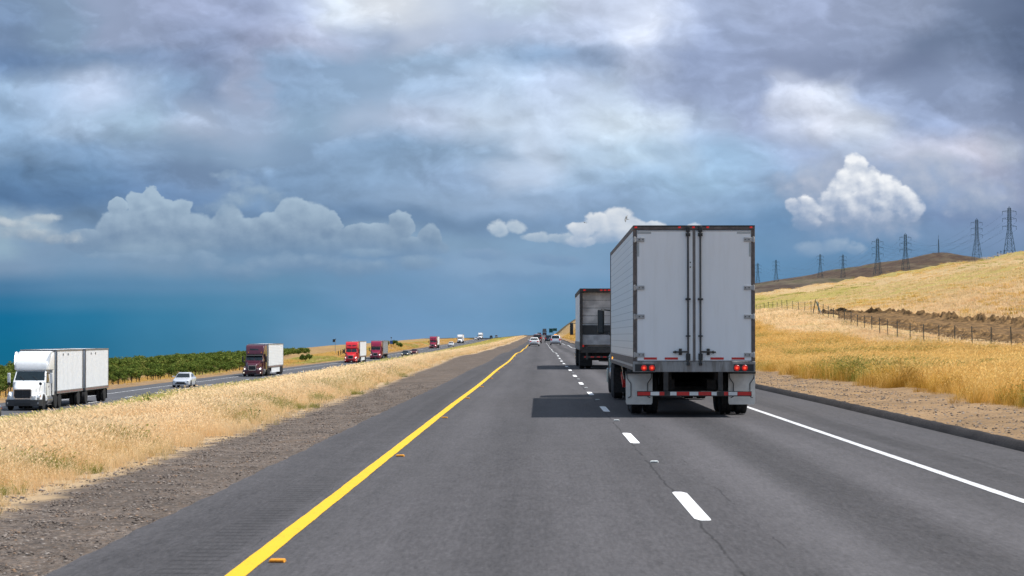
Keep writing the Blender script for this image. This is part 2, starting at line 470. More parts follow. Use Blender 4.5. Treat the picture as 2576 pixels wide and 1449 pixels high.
def mat_road(name, lanes, base, rumble=(), joints=(), band=None):
    m, nt, p = principled(name, 0.78, spec=0.35)
    P = wpos(nt)
    x, y, z = sep(P)
    long_ = vec(nt, x * 1.0, y * 0.06, 0.0)
    n1 = noise(long_, 0.9, 5, 0.55)
    n2 = noise(vec(nt, x, y * 0.35, 0.0), 2.2, 5, 0.6)
    g = noise(P, 55.0, 3, 0.7)
    g2 = noise(P, 160.0, 2, 0.7)
    c = mix(nt, n1.step(0.3, 0.7), C(*[v * 0.90 for v in base]), C(*[v * 1.10 for v in base]))
    k = (n2 - 0.5) * 0.35 + 1.0
    for x0, amp, wid in lanes:       # wheel tracks worn pale, oil dropped between them
        d = (x - x0).abs()
        k = k + d.step(wid, 0.0) * amp
    k = k + (g - 0.5) * 0.8 + (g2 - 0.5) * 0.9
    st_ = noise(vec(nt, x, y * 0.02, 3.0), 4.5, 5, 0.6)
    k = k + (st_ - 0.5) * 0.5 + (noise(P, 24.0, 4, 0.7) - 0.5) * 0.6 + (noise(vec(nt, x, y * 0.10, 5.0), 26.0, 4, 0.7) - 0.5) * 1.35 + (noise(vec(nt, x, y * 0.14, 6.0), 7.0, 4, 0.65) - 0.5) * 0.45
    spot = noise(vec(nt, x, y * 0.4, 11.0), 1.4, 5, 0.7).step(0.66, 0.74)
    k = k - spot * 0.16
    sp = voronoi(P, 42.0, 'Color')
    sr = sep(sp)[0]
    k = k + sr.step(0.86, 0.97) * 0.32 - sr.step(0.14, 0.04) * 0.25
    for x0, wdt, dark, gaps in joints:
        wob = (noise(vec(nt, 0.0, y, 0.0), 0.8, 5, 0.65) - 0.5) * 0.16
        line = (x - x0 + wob).abs().step(wdt, wdt * 0.35)
        brk = noise(vec(nt, 3.0, y, 1.0), 0.45, 3, 0.7).step(gaps, gaps + 0.06)
        k = k * (1.0 - line * brk * dark)
    for x0, x1 in rumble:
        wob = (noise(vec(nt, 5.0, y, 0.0), 0.3, 3) - 0.5) * 0.18
        inside = (x + wob).step(x0 - 0.06, x0 + 0.05) * (x + wob).step(x1 + 0.06, x1 - 0.05)
        wv = ((y / 0.30).fract() - 0.5).abs().step(0.30, 0.42)
        k = k * (1.0 - inside * (wv * 0.40 + 0.10) * noise(P, 1.3, 3).step(0.3, 0.6, 0.5, 1.0))
    if band:
        for x0, w_, dk in band:
            wob = (noise(vec(nt, 9.0, y, 0.0), 0.12, 4) - 0.5) * 0.5
            k = k * (1.0 - (x - x0 + wob).abs().step(w_, w_ * 0.3) * dk * noise(vec(nt, x, y * 0.2, 4.0), 1.2, 3).step(0.35, 0.6))
    c = vmath('SCALE', c, scale=k.max(0.2))
    setc(nt, p, c)
    bump(nt, p, g + g2 * 0.6, 0.5, 0.006)
    return m


mat_road('asphalt', [(-1.35, 0.12, 0.55), (0.62, 0.12, 0.55), (-0.35, -0.12, 0.5), (2.45, 0.34, 0.6), (4.15, 0.34, 0.6), (3.3, -0.26, 0.75),
                     (-3.1, -0.16, 0.6), (6.5, -0.02, 0.6)],
         (0.067, 0.0628, 0.0660), rumble=((-2.84, -2.42), (5.50, 5.92)),
         joints=((1.47, 0.018, 0.55, 0.40), (1.99, 0.013, 0.50, 0.50), (5.0, 0.012, 0.3, 0.55), (-2.36, 0.010, 0.4, 0.5)),
         band=((6.05, 0.07, 0.22), (5.75, 0.25, 0.10)))
mat_road('asphalt_far', [(-33.2, 0.1, 0.6), (-31.4, 0.1, 0.6), (-36.7, 0.15, 0.6), (-34.9, 0.15, 0.6)], (0.080, 0.080, 0.086))


def mat_paint(name, col, worn):
    m, nt, p = principled(name, 0.6)
    P = wpos(nt)
    px_, py_, _ = sep(P)
    n = noise(vec(nt, px_, py_ * 0.25, 0.0), 12.0, 6, 0.75)
    n2 = noise(vec(nt, px_, py_ * 0.15, 3.0), 60.0, 3, 0.7)
    n3 = noise(P, 0.6, 4, 0.6)
    c = mix(nt, (n * 0.5 + n2 * 0.3 + n3 * 0.2).step(0.38, 0.50), C(*worn), C(*col))
    setc(nt, p, c)
    return m


mat_paint('paint_white', (0.66, 0.66, 0.67), (0.36, 0.355, 0.36))
mat_paint('paint_yellow', (0.84, 0.48, 0.0), (0.66, 0.38, 0.008))
mat_paint('paint_dash', (0.95, 0.95, 0.95), (0.74, 0.73, 0.72))


def mat_gravel(name, dark, light, warm, sc=26.0, bumpd=0.03):
    m, nt, p = principled(name, 0.92, spec=0.2)
    P = wpos(nt)
    cell = voronoi(P, sc, 'Color')
    r, g, b = sep(cell)
    d = voronoi(P, sc, 'Distance')
    r2 = sep(voronoi(P, sc * 2.6, 'Color'))[1]
    big = noise(P, 0.5, 5, 0.6)
    c = ramp((r * 0.65 + r2 * 0.35), [(0.0, C(*dark)), (0.45, C(*[(a + b_) / 2 for a, b_ in zip(dark, light)])), (0.8, C(*light)), (1.0, C(*[v * 1.7 for v in light]))])
    c = mix(nt, g.step(0.7, 0.9) * 0.6, c, C(*warm))
    c = vmath('SCALE', c, scale=big.step(0.3, 0.7, 0.78, 1.18))
    c = mix(nt, noise(P, 1.1, 4, 0.65).step(0.56, 0.72) * 0.7, c, C(*warm))
    setc(nt, p, c)
    bump(nt, p, d * -0.4 + r2 * 0.5, 0.45, bumpd)
    return m


mat_gravel('gravel', (0.034, 0.027, 0.024), (0.175, 0.142, 0.118), (0.15, 0.10, 0.065), 26.0, 0.012)


def mat_stone():
    m, nt, p = principled('loose_stone', 0.9, spec=0.2)
    r = E(nt, nt.nodes.new('ShaderNodeObjectInfo').outputs['Random'])
    n = noise(opos(nt), 3.0, 3)
    setc(nt, p, ramp(r * 0.85 + n * 0.15, [(0.0, C(.06, .05, .05)), (.35, C(.13, .105, .088)), (.6, C(.21, .175, .15)), (.8, C(.32, .28, .25)), (.92, C(.28, .17, .10)), (1.0, C(.5, .48, .45))]))


mat_stone()


def mat_litter():
    """gravel that gives way to matted dry grass litter away from the pavement"""
    m = MATS['gravel'].copy()
    m.name = 'littered_gravel'
    nt = m.node_tree
    p = nt.nodes['Principled BSDF']
    old = E(nt, p.inputs['Base Color'].links[0].from_socket)
    P = wpos(nt)
    x, y, z = sep(P)
    w = noise(vec(nt, x, y, 0.0), 0.9, 5, 0.65)
    f = (x * -1.0 + (w - 0.5) * 1.5 - 5.55 - (y - 60.0).max(0.0).min(120.0) * 0.014).step(-0.15, 0.45)
    st = mix(nt, noise(vec(nt, x * 2.0, y, 0.0), 9.0, 5, 0.75), C(.30, .19, .10), C(.62, .46, .27))
    setc(nt, p, mix(nt, f * 0.92, old, st))
    MATS['gravel'] = m


mat_litter()
mat_gravel('dirt_gravel', (0.17, 0.108, 0.058), (0.31, 0.205, 0.115), (0.33, 0.195, 0.08), 30.0, 0.012)
mat_gravel('earth', (0.050, 0.026, 0.010), (0.20, 0.115, 0.045), (0.32, 0.185, 0.075), 2.2, 0.10)
mat_gravel('black_kerb', (0.022, 0.020, 0.021), (0.05, 0.046, 0.047), (0.04, 0.034, 0.033), 40.0)


def mat_ground():
    """dry grassland: straw, gold and green drifts that run along the slope"""
    m, nt, p = principled('dry_grassland', 0.95, spec=0.1)
    P = wpos(nt)
    x, y, z = sep(P)
    A = vec(nt, x, y * 0.16, 0.0)
    n1 = noise(A, 0.050, 6, 0.6, 0.4)
    n2 = noise(vec(nt, x, y * 0.3, 7.0), 0.22, 6, 0.65)
    f = noise(vec(nt, x, y * 0.16, 0.0), 1.5, 6, 0.78)
    ff = noise(P, 7.0, 4, 0.75)
    straw, gold, green, tan = C(.53, .365, .165), C(.46, .28, .08), C(.38, .315, .085), C(.46, .28, .135)
    c = mix(nt, n2.step(0.38, 0.62), straw, tan)
    side = x.step(10.0, 30.0)
    # a wide green-yellow band and a rusty tan band across the right-hand slope
    w = (n1 - 0.5) * 46.0 + (n2 - 0.5) * 14.0
    b1 = (x + w).step(44.0, 58.0) * (x + w).step(96.0, 84.0)
    b2 = (x + w).step(118.0, 130.0)
    b0 = (x + w * 0.5).step(88.0, 98.0) * (x + w).step(120.0, 110.0)
    yfar = y.step(230.0, 420.0)
    c = mix(nt, b1 * yfar * 0.8 + n2.step(0.56, 0.7) * side * 0.35, c, green)
    c = mix(nt, b2 * 0.7, c, C(.33, .29, .085))
    c = mix(nt, b0 * 0.7, c, C(.52, .38, .20))
    c = mix(nt, side * (1.0 - yfar) * (x + w * 0.4).step(44.0, 50.0) * 0.7, c, C(.40, .245, .125))
    c = mix(nt, n1.step(0.60, 0.70) * 0.5, c, gold)
    bank = x.step(-38.0, -42.0)
    c = mix(nt, bank * n2.step(0.3, 0.6, 0.55, 0.95), c, C(.30, .185, .085))
    c = mix(nt, bank * noise(vec(nt, x, y * 0.12, 2.0), 0.12, 4).step(.56, .64) * 0.7, c, C(.24, .235, .06))
    k = (f - 0.5) * 0.8 + (ff - 0.5) * 0.5 + (n2 - 0.5) * 0.5 + 1.0
    c = vmath('SCALE', c, scale=k)
    setc(nt, p, c)
    bump(nt, p, f + ff * 0.5, 0.8, 0.25)
    return m


mat_ground()


def mat_hill():
    m, nt, p = principled('far_hill_grass', 0.95, spec=0.1)
    P = wpos(nt)
    x, y, z = sep(P)
    n1 = noise(vec(nt, x, y * 0.35, z * 2.0), 0.006, 6, 0.6, 0.5)
    n2 = noise(vec(nt, x, y * 0.5, z), 0.03, 6, 0.65)
    c = ramp(n1 * 0.65 + n2 * 0.35, [(0.36, C(.34, .32, .12)), (0.44, C(.62, .43, .27)), (0.51, C(.40, .25, .18)), (0.58, C(.68, .49, .31)), (0.66, C(.44, .38, .16))])
    c = vmath('SCALE', c, scale=noise(P, 0.12, 5, 0.7).step(0.3, 0.7, 0.82, 1.15))
    setc(nt, p, c)
    return m


mat_hill()


def mat_blade(name, stops, tipc, trans=0.45, scale=0.35):
    m = bpy.data.materials.new(name)
    m.use_nodes = True
    MATS[name] = m
    nt = m.node_tree
    nt.nodes.clear()
    out = node(nt, 'ShaderNodeOutputMaterial')
    geo = node(nt, 'ShaderNodeNewGeometry')
    P = E(nt, geo.outputs['Position'])
    ri = E(nt, geo.outputs['Random Per Island'])
    oi = E(nt, node(nt, 'ShaderNodeObjectInfo').outputs['Random'])
    x, y, z = sep(P)
    big = noise(vec(nt, x, y * 0.45, 0.0), scale, 4, 0.6)
    t = big * 0.9 + oi * 0.16 + ri * 0.22 - 0.14
    c = ramp(t, stops)
    h = sep(E(nt, node(nt, 'ShaderNodeTexCoord').outputs['Generated']))[2]
    c = mix(nt, h.step(0.55, 1.0) * 0.55, c, C(*tipc))
    c = vmath('SCALE', c, scale=ri * 0.4 + 0.8)
    d = node(nt, 'ShaderNodeBsdfDiffuse')
    tr = node(nt, 'ShaderNodeBsdfTranslucent')
    nt.links.new(c.s, d.inputs[0])
    nt.links.new(c.s, tr.inputs[0])
    mx = node(nt, 'ShaderNodeMixShader')
    mx.inputs[0].default_value = trans
    nt.links.new(d.outputs[0], mx.inputs[1])
    nt.links.new(tr.outputs[0], mx.inputs[2])
    nt.links.new(mx.outputs[0], out.inputs[0])
    return m


mat_blade('straw_blades', [(0.27, C(.46, .40, .13)), (0.38, C(.74, .54, .26)), (0.50, C(.95, .74, .46)), (0.70, C(.84, .58, .30))], (.98, .80, .53), 0.55)
mat_blade('tall_blades', [(0.30, C(.27, .32, .06)), (0.44, C(.42, .42, .10)), (0.60, C(.58, .52, .16)), (0.75, C(.62, .50, .19))], (.70, .62, .26))
mat_blade('gold_blades', [(0.26, C(.27, .28, .06)), (0.35, C(.54, .34, .07)), (0.46, C(.80, .50, .13)), (0.58, C(.95, .68, .27)), (0.67, C(.80, .48, .12)), (0.8, C(.50, .28, .05))], (.95, .67, .28), 0.5, 0.22)
mat_blade('rust_blades', [(0.3, C(.30, .17, .03)), (0.5, C(.56, .32, .06)), (0.7, C(.76, .47, .11))], (.84, .56, .17), 0.4, 0.6)
mat_blade('green_blades', [(0.3, C(.15, .20, .035)), (0.5, C(.24, .26, .05)), (0.7, C(.34, .31, .08))], (.40, .36, .12))
mat_blade('vine_leaves', [(0.28, C(.028, .046, .012)), (0.42, C(.065, .105, .022)), (0.55, C(.135, .185, .038)), (0.72, C(.22, .22, .06))], (.15, .19, .045), 0.3, 1.1)
mat_blade('weed_leaves', [(0.3, C(.07, .11, .03)), (0.6, C(.12, .17, .05))], (.13, .18, .06), 0.3)
simple('bark', (0.07, 0.05, 0.035), 0.9, var=0.3)

# ------------------------------------------------------------------ mesh helpers


class MB:
    def __init__(s):
        s.v, s.f, s.m, s.marks = [], [], [], []

    def add(s, vs, fs, m=0):
        b = len(s.v)
        s.marks.append((b, len(s.f)))
        s.v += [tuple(v) for v in vs]
        for f in fs:
            s.f.append(tuple(b + i for i in f))
            s.m.append(m)

    def box(s, x0, x1, y0, y1, z0, z1, m=0):
        vs = [(x, y, z) for z in (z0, z1) for y in (y0, y1) for x in (x0, x1)]
        s.add(vs, [(0, 2, 3, 1), (4, 5, 7, 6), (0, 1, 5, 4), (2, 6, 7, 3), (0, 4, 6, 2), (1, 3, 7, 5)], m)
        return s

    def bar(s, p, q, w, h=None, m=0):
        p, q = Vector(p), Vector(q)
        d = (q - p).normalized()
        up = Vector((0, 0, 1)) if abs(d.z) < 0.95 else Vector((0, 1, 0))
        a = d.cross(up).normalized() * (w / 2)
        b = d.cross(a).normalized() * ((h or w) / 2)
        vs = [c + i * a + j * b for c in (p, q) for i, j in ((-1, -1), (1, -1), (1, 1), (-1, 1))]
        s.add(vs, [(0, 3, 2, 1), (4, 5, 6, 7), (0, 1, 5, 4), (1, 2, 6, 5), (2, 3, 7, 6), (3, 0, 4, 7)], m)
        return s

    def cyl(s, p, q, r, n=12, m=0, r2=None):
        p, q = Vector(p), Vector(q)
        d = (q - p).normalized()
        up = Vector((0, 0, 1)) if abs(d.z) < 0.95 else Vector((0, 1, 0))
        a = d.cross(up).normalized()
        b = d.cross(a).normalized()
        r2 = r if r2 is None else r2
        vs = []
        for c, rr in ((p, r), (q, r2)):
            for i in range(n):
                t = 2 * math.pi * i / n
                vs.append(c + (a * math.cos(t) + b * math.sin(t)) * rr)
        fs = [(i, (i + 1) % n, n + (i + 1) % n, n + i) for i in range(n)] + [tuple(range(n))[::-1], tuple(range(n, 2 * n))]
        s.add(vs, fs, m)
        return s

    def loft(s, secs, m=0, caps=True, closed=True):
        n = len(secs[0])
        vs = [v for sec in secs for v in sec]
        fs = []
        for k in range(len(secs) - 1):
            for i in range(n if closed else n - 1):
                j = (i + 1) % n
                fs.append((k * n + i, k * n + j, (k + 1) * n + j, (k + 1) * n + i))
        if caps:
            fs.append(tuple(range(n))[::-1])
            fs.append(tuple((len(secs) - 1) * n + i for i in range(n)))
        s.add(vs, fs, m)
        return s

    def prism(s, prof, axis, a, b, m=0):
        """extrude a 2-D outline along an axis ('x': outline in y,z ; 'y': x,z ; 'z': x,y)"""
        def P(u, v, t):
            return {'x': (t, u, v), 'y': (u, t, v), 'z': (u, v, t)}[axis]
        s.loft([[P(u, v, a) for u, v in prof], [P(u, v, b) for u, v in prof]], m)
        return s

    def lathe(s, prof, n=24, m=0, axis='x', c=(0, 0, 0)):
        """prof: (t along the axis, radius)"""
        secs = []
        for t, r in prof:
            sec = []
            for i in range(n):
                a = 2 * math.pi * i / n
                u, v = math.cos(a) * r, math.sin(a) * r
                q = {'x': (t, u, v), 'y': (u, t, v), 'z': (u, v, t)}[axis]
                sec.append((q[0] + c[0], q[1] + c[1], q[2] + c[2]))
            secs.append(sec)
        s.loft(secs, m)
        return s

    def mesh(s, name, mats, smooth=35, bevel=0.0):
        me = bpy.data.meshes.new(name)
        me.from_pydata(s.v, [], s.f)
        for m in mats:
            me.materials.append(MATS[m])
        if len(mats) > 1:
            me.polygons.foreach_set('material_index', s.m)
        bm = __import__('bmesh').new()
        bm.from_mesh(me)
        __import__('bmesh').ops.recalc_face_normals(bm, faces=bm.faces[:])
        bm.to_mesh(me)
        bm.free()
        if smooth:
            me.polygons.foreach_set('use_smooth', [True] * len(me.polygons))
            me.set_sharp_from_angle(angle=R(smooth))
        me.update()
        return me

    def split(s, name, mats, parent=None, smooth=35, bevel=0.0):
        """each primitive as an object of its own"""
        for k, (v0, f0) in enumerate(s.marks):
            v1, f1 = s.marks[k + 1] if k + 1 < len(s.marks) else (len(s.v), len(s.f))
            q = MB()
            q.add(s.v[v0:v1], [tuple(i - v0 for i in f) for f in s.f[f0:f1]])
            q.build(name, mats, parent, smooth, bevel)

    def build(s, name, mats, parent=None, smooth=35, bevel=0.0, loc=None, rot=None):
        if isinstance(mats, str):
            mats = [mats]
        o = bpy.data.objects.new(name, s.mesh(name, mats, smooth))
        COL.objects.link(o)
        if parent:
            o.parent = parent
        if loc:
            o.location = loc
        if rot:
            o.rotation_euler = rot
        if bevel:
            b = o.modifiers.new('bevel', 'BEVEL')
            b.width = bevel
            b.segments = 2
            b.limit_method = 'ANGLE'
            b.angle_limit = R(40)
        return o


def tag(o, label=None, cat=None, group=None, kind=None):
    if label:
        o['label'] = label
    if cat:
        o['category'] = cat
    if group:
        o['group'] = group
    if kind:
        o['kind'] = kind
    return o


def thing(name, label, cat, loc=(0, 0, 0), rot=(0, 0, 0), group=None):
    o = bpy.data.objects.new(name, None)
    COL.objects.link(o)
    o.empty_display_size = 0.3
    o.location = loc
    o.rotation_euler = rot
    return tag(o, label, cat, group)


def inst(name, data, parent=None, loc=(0, 0, 0), rot=(0, 0, 0)):
    o = bpy.data.objects.new(name, data)
    COL.objects.link(o)
    o.parent = parent
    o.location = loc
    o.rotation_euler = rot
    return o


def copy_tree(o, parent=None):
    c = o.copy()
    COL.objects.link(c)
    c.parent = parent
    for ch in list(o.children):
        copy_tree(ch, c)
    return c


# ------------------------------------------------------------------ terrain
def T(tab, y):
    return np.interp(y, [t[0] for t in tab], [t[1] for t in tab])


ZR = [(-200, 0), (430, 0), (600, .25), (800, .75), (1000, 1.3), (1200, 1.9), (1440, 2.55), (1500, 2.6), (1700, 1.6), (2400, -8), (4000, -36), (12000, -170)]
ZO = [(-200, -3.3), (480, -3.3), (740, -2.35), (1025, -1.5), (1350, -.1), (1500, .6), (1700, .2), (2400, -9), (4000, -37), (12000, -172)]
ZF = [(-200, .6), (60, .7), (100, .7), (155, .95), (183, 1.6), (220, 2.7), (255, 4.1), (300, 5.0), (400, 5.4), (600, 5.6), (750, 8), (950, 13), (1325, 17), (1700, 15), (2600, 4), (4000, -25), (12000, -170)]
ZB = [(-200, -3.8), (430, -3.9), (540, -2.0), (740, -1.0), (1025, -.45), (1350, .3), (1500, .8), (1700, .3), (2400, -9), (4000, -37), (12000, -172)]
ZA = [(-200, -4.0), (620, -4.0), (690, -2.6), (740, -1.9), (1025, -1.2), (1350, -.4), (1500, .4), (1700, .2), (2400, -9), (4000, -37), (12000, -172)]


def und(y):
    y = np.asarray(y, float)
    k = np.clip((y - 55) / 60, 0, 1) * np.clip((1100 - y) / 500, 0, 1)
    return k * (0.055 * np.sin(y / 15.0 + 0.6) + 0.06 * np.sin(y / 34.0 + 2.0))


def zr(y):
    return T(ZR, y) + und(y)


def zo(y):
    return T(ZO, y)


def wave(x, y):
    return (np.sin(x * .31 + y * .07) * np.cos(y * .11 - x * .13) + .5 * np.sin(x * .83 + 1.3) * np.sin(y * .29 + .4)
            + .6 * np.sin(x * .057 + y * .021 + 1.0) * 1.5)


def hill_fade(y):
    return np.clip((3200 - y) / 1200, 0, 1)


def H(x, y):
    """ground height in the road frame (world z = H + G * y)"""
    x = np.asarray(x, float)
    y = np.asarray(y, float)
    x, y = np.broadcast_arrays(x, y)
    r, o, f, b, a = zr(y), zo(y), T(ZF, y), T(ZB, y), T(ZA, y)
    hf = hill_fade(y)
    base = T(ZR, y)
    zb2 = np.maximum(f + .25, base * (1 - hf))
    c150 = base * (1 - hf) + hf * 27.3
    c400 = base * (1 - hf) + hf * 64
    c900 = base * (1 - hf) + hf * 105
    xs = [-9000, -78, -70, -47, -43, -40.7, -28.6, -26, -12, -9.6, -3.4, 7.2, 7.5, 10, 30, 46, 150, 400, 900, 9000]
    zs = [a - .09 * 8922, a - .1, a, b, o - .12, o - .08, o - .08, o + .12, r - .80, r - .44, r - .10, r - .06, r + .03, r + .22, f, zb2, c150, c400, c900, c900]
    out = np.zeros(x.shape)
    for i in range(len(xs) - 1):
        mk = (x >= xs[i]) & (x <= xs[i + 1])
        t = (x - xs[i]) / (xs[i + 1] - xs[i])
        if i in (13, 16):
            t = t + 0.10 * np.sin(np.pi * t) * (1 if i == 13 else -1)
        out = np.where(mk, zs[i] * (1 - t) + zs[i + 1] * t, out)
    rough = np.clip((np.abs(x - 2) - 9) / 8, 0, 1) * np.where((x < -27.5) & (x > -42), 0, 1)
    rough = rough * np.clip((x + 27.5) / -1.5 + np.where(x > -27.5, 1, 0) * 1, 0, 1) if False else rough
    amp = np.where(x > 30, .16 + np.clip((x - 50) / 80, 0, 1) * .7, .09)
    return out + rough * amp * wave(x, y)


def Z(x, y):
    """world height of the ground"""
    x = np.asarray(x, float)
    w = H(x, y) + G * np.asarray(y, float)
    return np.where(x < -60, np.maximum(w, -30), np.maximum(w, -40))


def hit(px, py, d0=15.0, d1=2500.0):
    """where the sight line through a reference pixel meets the ground"""
    d = d0
    while d < d1:
        x, z = d * (px - VPX) / F, EYE + d * (HOR - py) / F
        if z < float(Z(x, d)):
            return x, d, float(Z(x, d))
        d += max(0.1, d * 0.002)
    return None


def sheet(name, xs, ys, zf, mat, smooth=True):
    X, Y = np.meshgrid(xs, ys)
    Zs = zf(X, Y)
    nx, ny = len(xs), len(ys)
    co = np.stack([X.ravel(), Y.ravel(), Zs.ravel()], 1)
    i = np.arange((nx - 1) * (ny - 1))
    r_, c_ = i // (nx - 1), i % (nx - 1)
    q = np.stack([r_ * nx + c_, r_ * nx + c_ + 1, (r_ + 1) * nx + c_ + 1, (r_ + 1) * nx + c_], 1)
    me = bpy.data.meshes.new(name)
    me.vertices.add(len(co))
    me.vertices.foreach_set('co', co.ravel())
    me.loops.add(q.size)
    me.loops.foreach_set('vertex_index', q.ravel())
    me.polygons.add(len(q))
    me.polygons.foreach_set('loop_start', np.arange(len(q)) * 4)
    me.update(calc_edges=True)
    me.validate()
    if smooth:
        me.polygons.foreach_set('use_smooth', [True] * len(me.polygons))
    me.materials.append(MATS[mat])
    o = bpy.data.objects.new(name, me)
    COL.objects.link(o)
    return tag(o, kind='structure')


ylines = np.concatenate([np.arange(-60, 300, 3.0), np.arange(300, 700, 7), np.arange(700, 1700, 20), np.arange(1700, 4000, 100), np.arange(4000, 12001, 800)])
xlines = np.unique(np.concatenate([np.array([-9000, -5000, -2500, -1200, -600, -300, -200, -140, -110, -90, -78, -74, -70, -62, -55, -50, -47, -45, -43, -42, -40.7, -37, -32, -28.6, -26]),
                                   np.array([-24, -22, -20, -18, -16, -14, -12, -10.8, -9.6]), np.array([-8, -6, -3.4, 0, 3, 7.2, 7.5, 8.5]), np.arange(10, 47, 1.5), np.arange(46, 152, 4.0),
                                   np.array([170, 200, 240, 290, 340, 400, 500, 650, 900, 1500, 3000, 9000.])]))
sheet('ground', xlines, ylines, lambda X, Y: Z(X, Y), 'dry_grassland')

ry = np.concatenate([np.arange(-60, 600, 3.0), np.arange(600, 1720, 10)])


def road_z(dz):
    return lambda X, Y: zr(Y) + G * Y + dz


def wobble(y, s):
    return (np.sin(y * 2.1 + s) + np.sin(y * 5.3 + 2 * s) + np.sin(y * .73 + 3 * s)) / 3


def strip(name, xa, xb, ys, zfun, mat, n=2, wa=0.0, wb=0.0, sa=1.0):
    """a ribbon along the road between two (slightly wandering) edges"""
    ts = np.linspace(0, 1, n)
    Tt, Y = np.meshgrid(ts, ys)
    XA = xa + wa * wobble(Y, sa)
    XB = xb + wb * wobble(Y, sa + 1.7)
    X = XA + (XB - XA) * Tt
    o = sheet(name, ts, ys, lambda a, b: a * 0, mat)
    co = np.stack([X.ravel(), Y.ravel(), zfun(X, Y).ravel()], 1)
    o.data.vertices.foreach_set('co', co.ravel())
    o.data.update()
    return o


fine = np.concatenate([np.arange(-20, 120, 0.35), np.arange(120, 400, 1.5), np.arange(400, 1720, 8)])
strip('road', -3.57, 7.32, fine, road_z(0.0), 'asphalt', 12, wa=0.035, wb=0.0)
strip('opposite_road', -40.6, -28.7, ry, lambda X, Y: zo(Y) + G * Y, 'asphalt_far', 8)


def gravel_z(X, Y):
    return zr(Y) + G * Y - 0.03 - 0.05 * np.clip(-3.45 - X, 0, 9) + 0.018 * np.sin(X * 7 + Y * 3) * np.sin(Y * 2.3)


strip('gravel_shoulder', -9.4, -3.45, fine, gravel_z, 'gravel', 13, wa=.15)
strip('dirt_verge', 7.4, 10.6, fine, lambda X, Y: zr(Y) + G * Y + 0.10 + 0.055 * (X - 7.4) + 0.02 * np.sin(X * 6 + Y * 2.2) * np.sin(Y * 1.7), 'dirt_gravel', 9, wb=.3)
strip('roadside_dirt', -44.5, -40.5, ry, lambda X, Y: zo(Y) + G * Y - 0.03 + .0 * X, 'dirt_gravel', 4, wa=.5)
# the asphalt dike along the right shoulder
kp = [(7.19, .004), (7.22, .045), (7.28, .105), (7.34, .128), (7.42, .122), (7.48, .09)]
kX = np.array([k[0] for k in kp])
kZ = np.array([k[1] for k in kp])
kb = sheet('asphalt_kerb', kX, fine, lambda X, Y: zr(Y) + G * Y + np.interp(X, kX, kZ) + .005 * (np.sin(Y * 3.1) + np.sin(Y * 7.7 + X * 9)) * (np.interp(X, kX, kZ) > .04), 'black_kerb')

# painted lines
strip('yellow_line', -2.26, -2.11, fine, road_z(.005), 'paint_yellow', 2, wa=.006, wb=.006)
strip('edge_line', 4.97, 5.095, fine, road_z(.005), 'paint_white', 2, wa=.006, wb=.006, sa=4)
strip('opposite_yellow_line', -30.55, -30.33, ry, lambda X, Y: zo(Y) + G * Y + .012, 'paint_yellow', 2)
strip('opposite_edge_line', -37.75, -37.58, ry, lambda X, Y: zo(Y) + G * Y + .012, 'paint_white', 2)


def dashes(name, xc, w, start, n, step, ln, zf, mat):
    mb = MB()
    for k in range(n):
        y0 = start + k * step
        c = .05
        pts = [(xc - w / 2 + c, y0), (xc + w / 2 - .01, y0), (xc + w / 2, y0 + .15), (xc + w / 2, y0 + ln - .2), (xc + w / 2 - c, y0 + ln), (xc - w / 2 + .02, y0 + ln), (xc - w / 2, y0 + ln - .12), (xc - w / 2, y0 + .2)]
        mb.add([(x + .004 * math.sin(31 * y), y, float(zf(y)) + G * y) for x, y in pts], [tuple(range(8))])
    return tag(mb.build(name, mat, smooth=0), kind='structure')


dashes('lane_line', 1.53, .15, 20.45 - 14.7, 90, 14.7, 3.75, lambda y: zr(y) + .005, 'paint_dash')
dashes('opposite_lane_line', -34.0, .15, 120.0, 80, 14.7, 3.75, lambda y: zo(y) + .012, 'paint_dash')
# a dark transverse patch line across both lanes far ahead
pm = MB()
pm.add([(x, y, float(zr(y)) + G * y + .004) for x, y in ((-1.9, 296), (4.7, 300), (4.7, 304), (-1.9, 299))], [(0, 1, 2, 3)])
tag(pm.build('road_patch', 'black_kerb', smooth=0), kind='structure')


# the graded earth track behind the fence
def track():
    ys = np.concatenate([np.arange(60, 262, .45)])
    ts = np.linspace(0, 1, 64)
    Tt, Y = np.meshgrid(ts, ys)
    k = np.clip((Y - 200) / 60, 0, 1)
    x0 = 33.2 + .5 * np.sin(Y * .13) + .3 * np.sin(Y * .51)
    x1 = np.interp(Y, [60, 150, 200, 235, 250, 262], [49, 48, 47, 44, 39, 33.6]) + .6 * np.sin(Y * .21) + .3 * np.sin(Y * .77)
    X = x0 + (x1 - x0) * Tt
    berm = np.exp(-((Tt - .12) / .10) ** 2) * .5 + np.exp(-((Tt - .90) / .08) ** 2) * .8
    rr = rng.random(X.shape)
    rr = (rr + np.roll(rr, 1, 0) + np.roll(rr, 1, 1) + np.roll(rr, (1, 1), (0, 1))) / 4
    cl = np.clip(rr - .42, 0, 1) * 2.4
    flat = np.clip(np.minimum(Tt, 1 - Tt) / .03, 0, 1)
    zz = Z(X, Y) + .05 * flat - .06 * (1 - flat) + flat * (berm * (.35 + cl * 1.1) * (1 - .4 * k) + .05 * rr + .10 * np.sin(Tt * 34) * np.exp(-((Tt - .5) / .16) ** 2) * .5)
    o = sheet('dirt_track', ts, ys, lambda a, b: a * 0, 'earth', smooth=False)
    o.data.vertices.foreach_set('co', np.stack([X.ravel(), Y.ravel(), zz.ravel()], 1).ravel())
    o.data.update()


track()


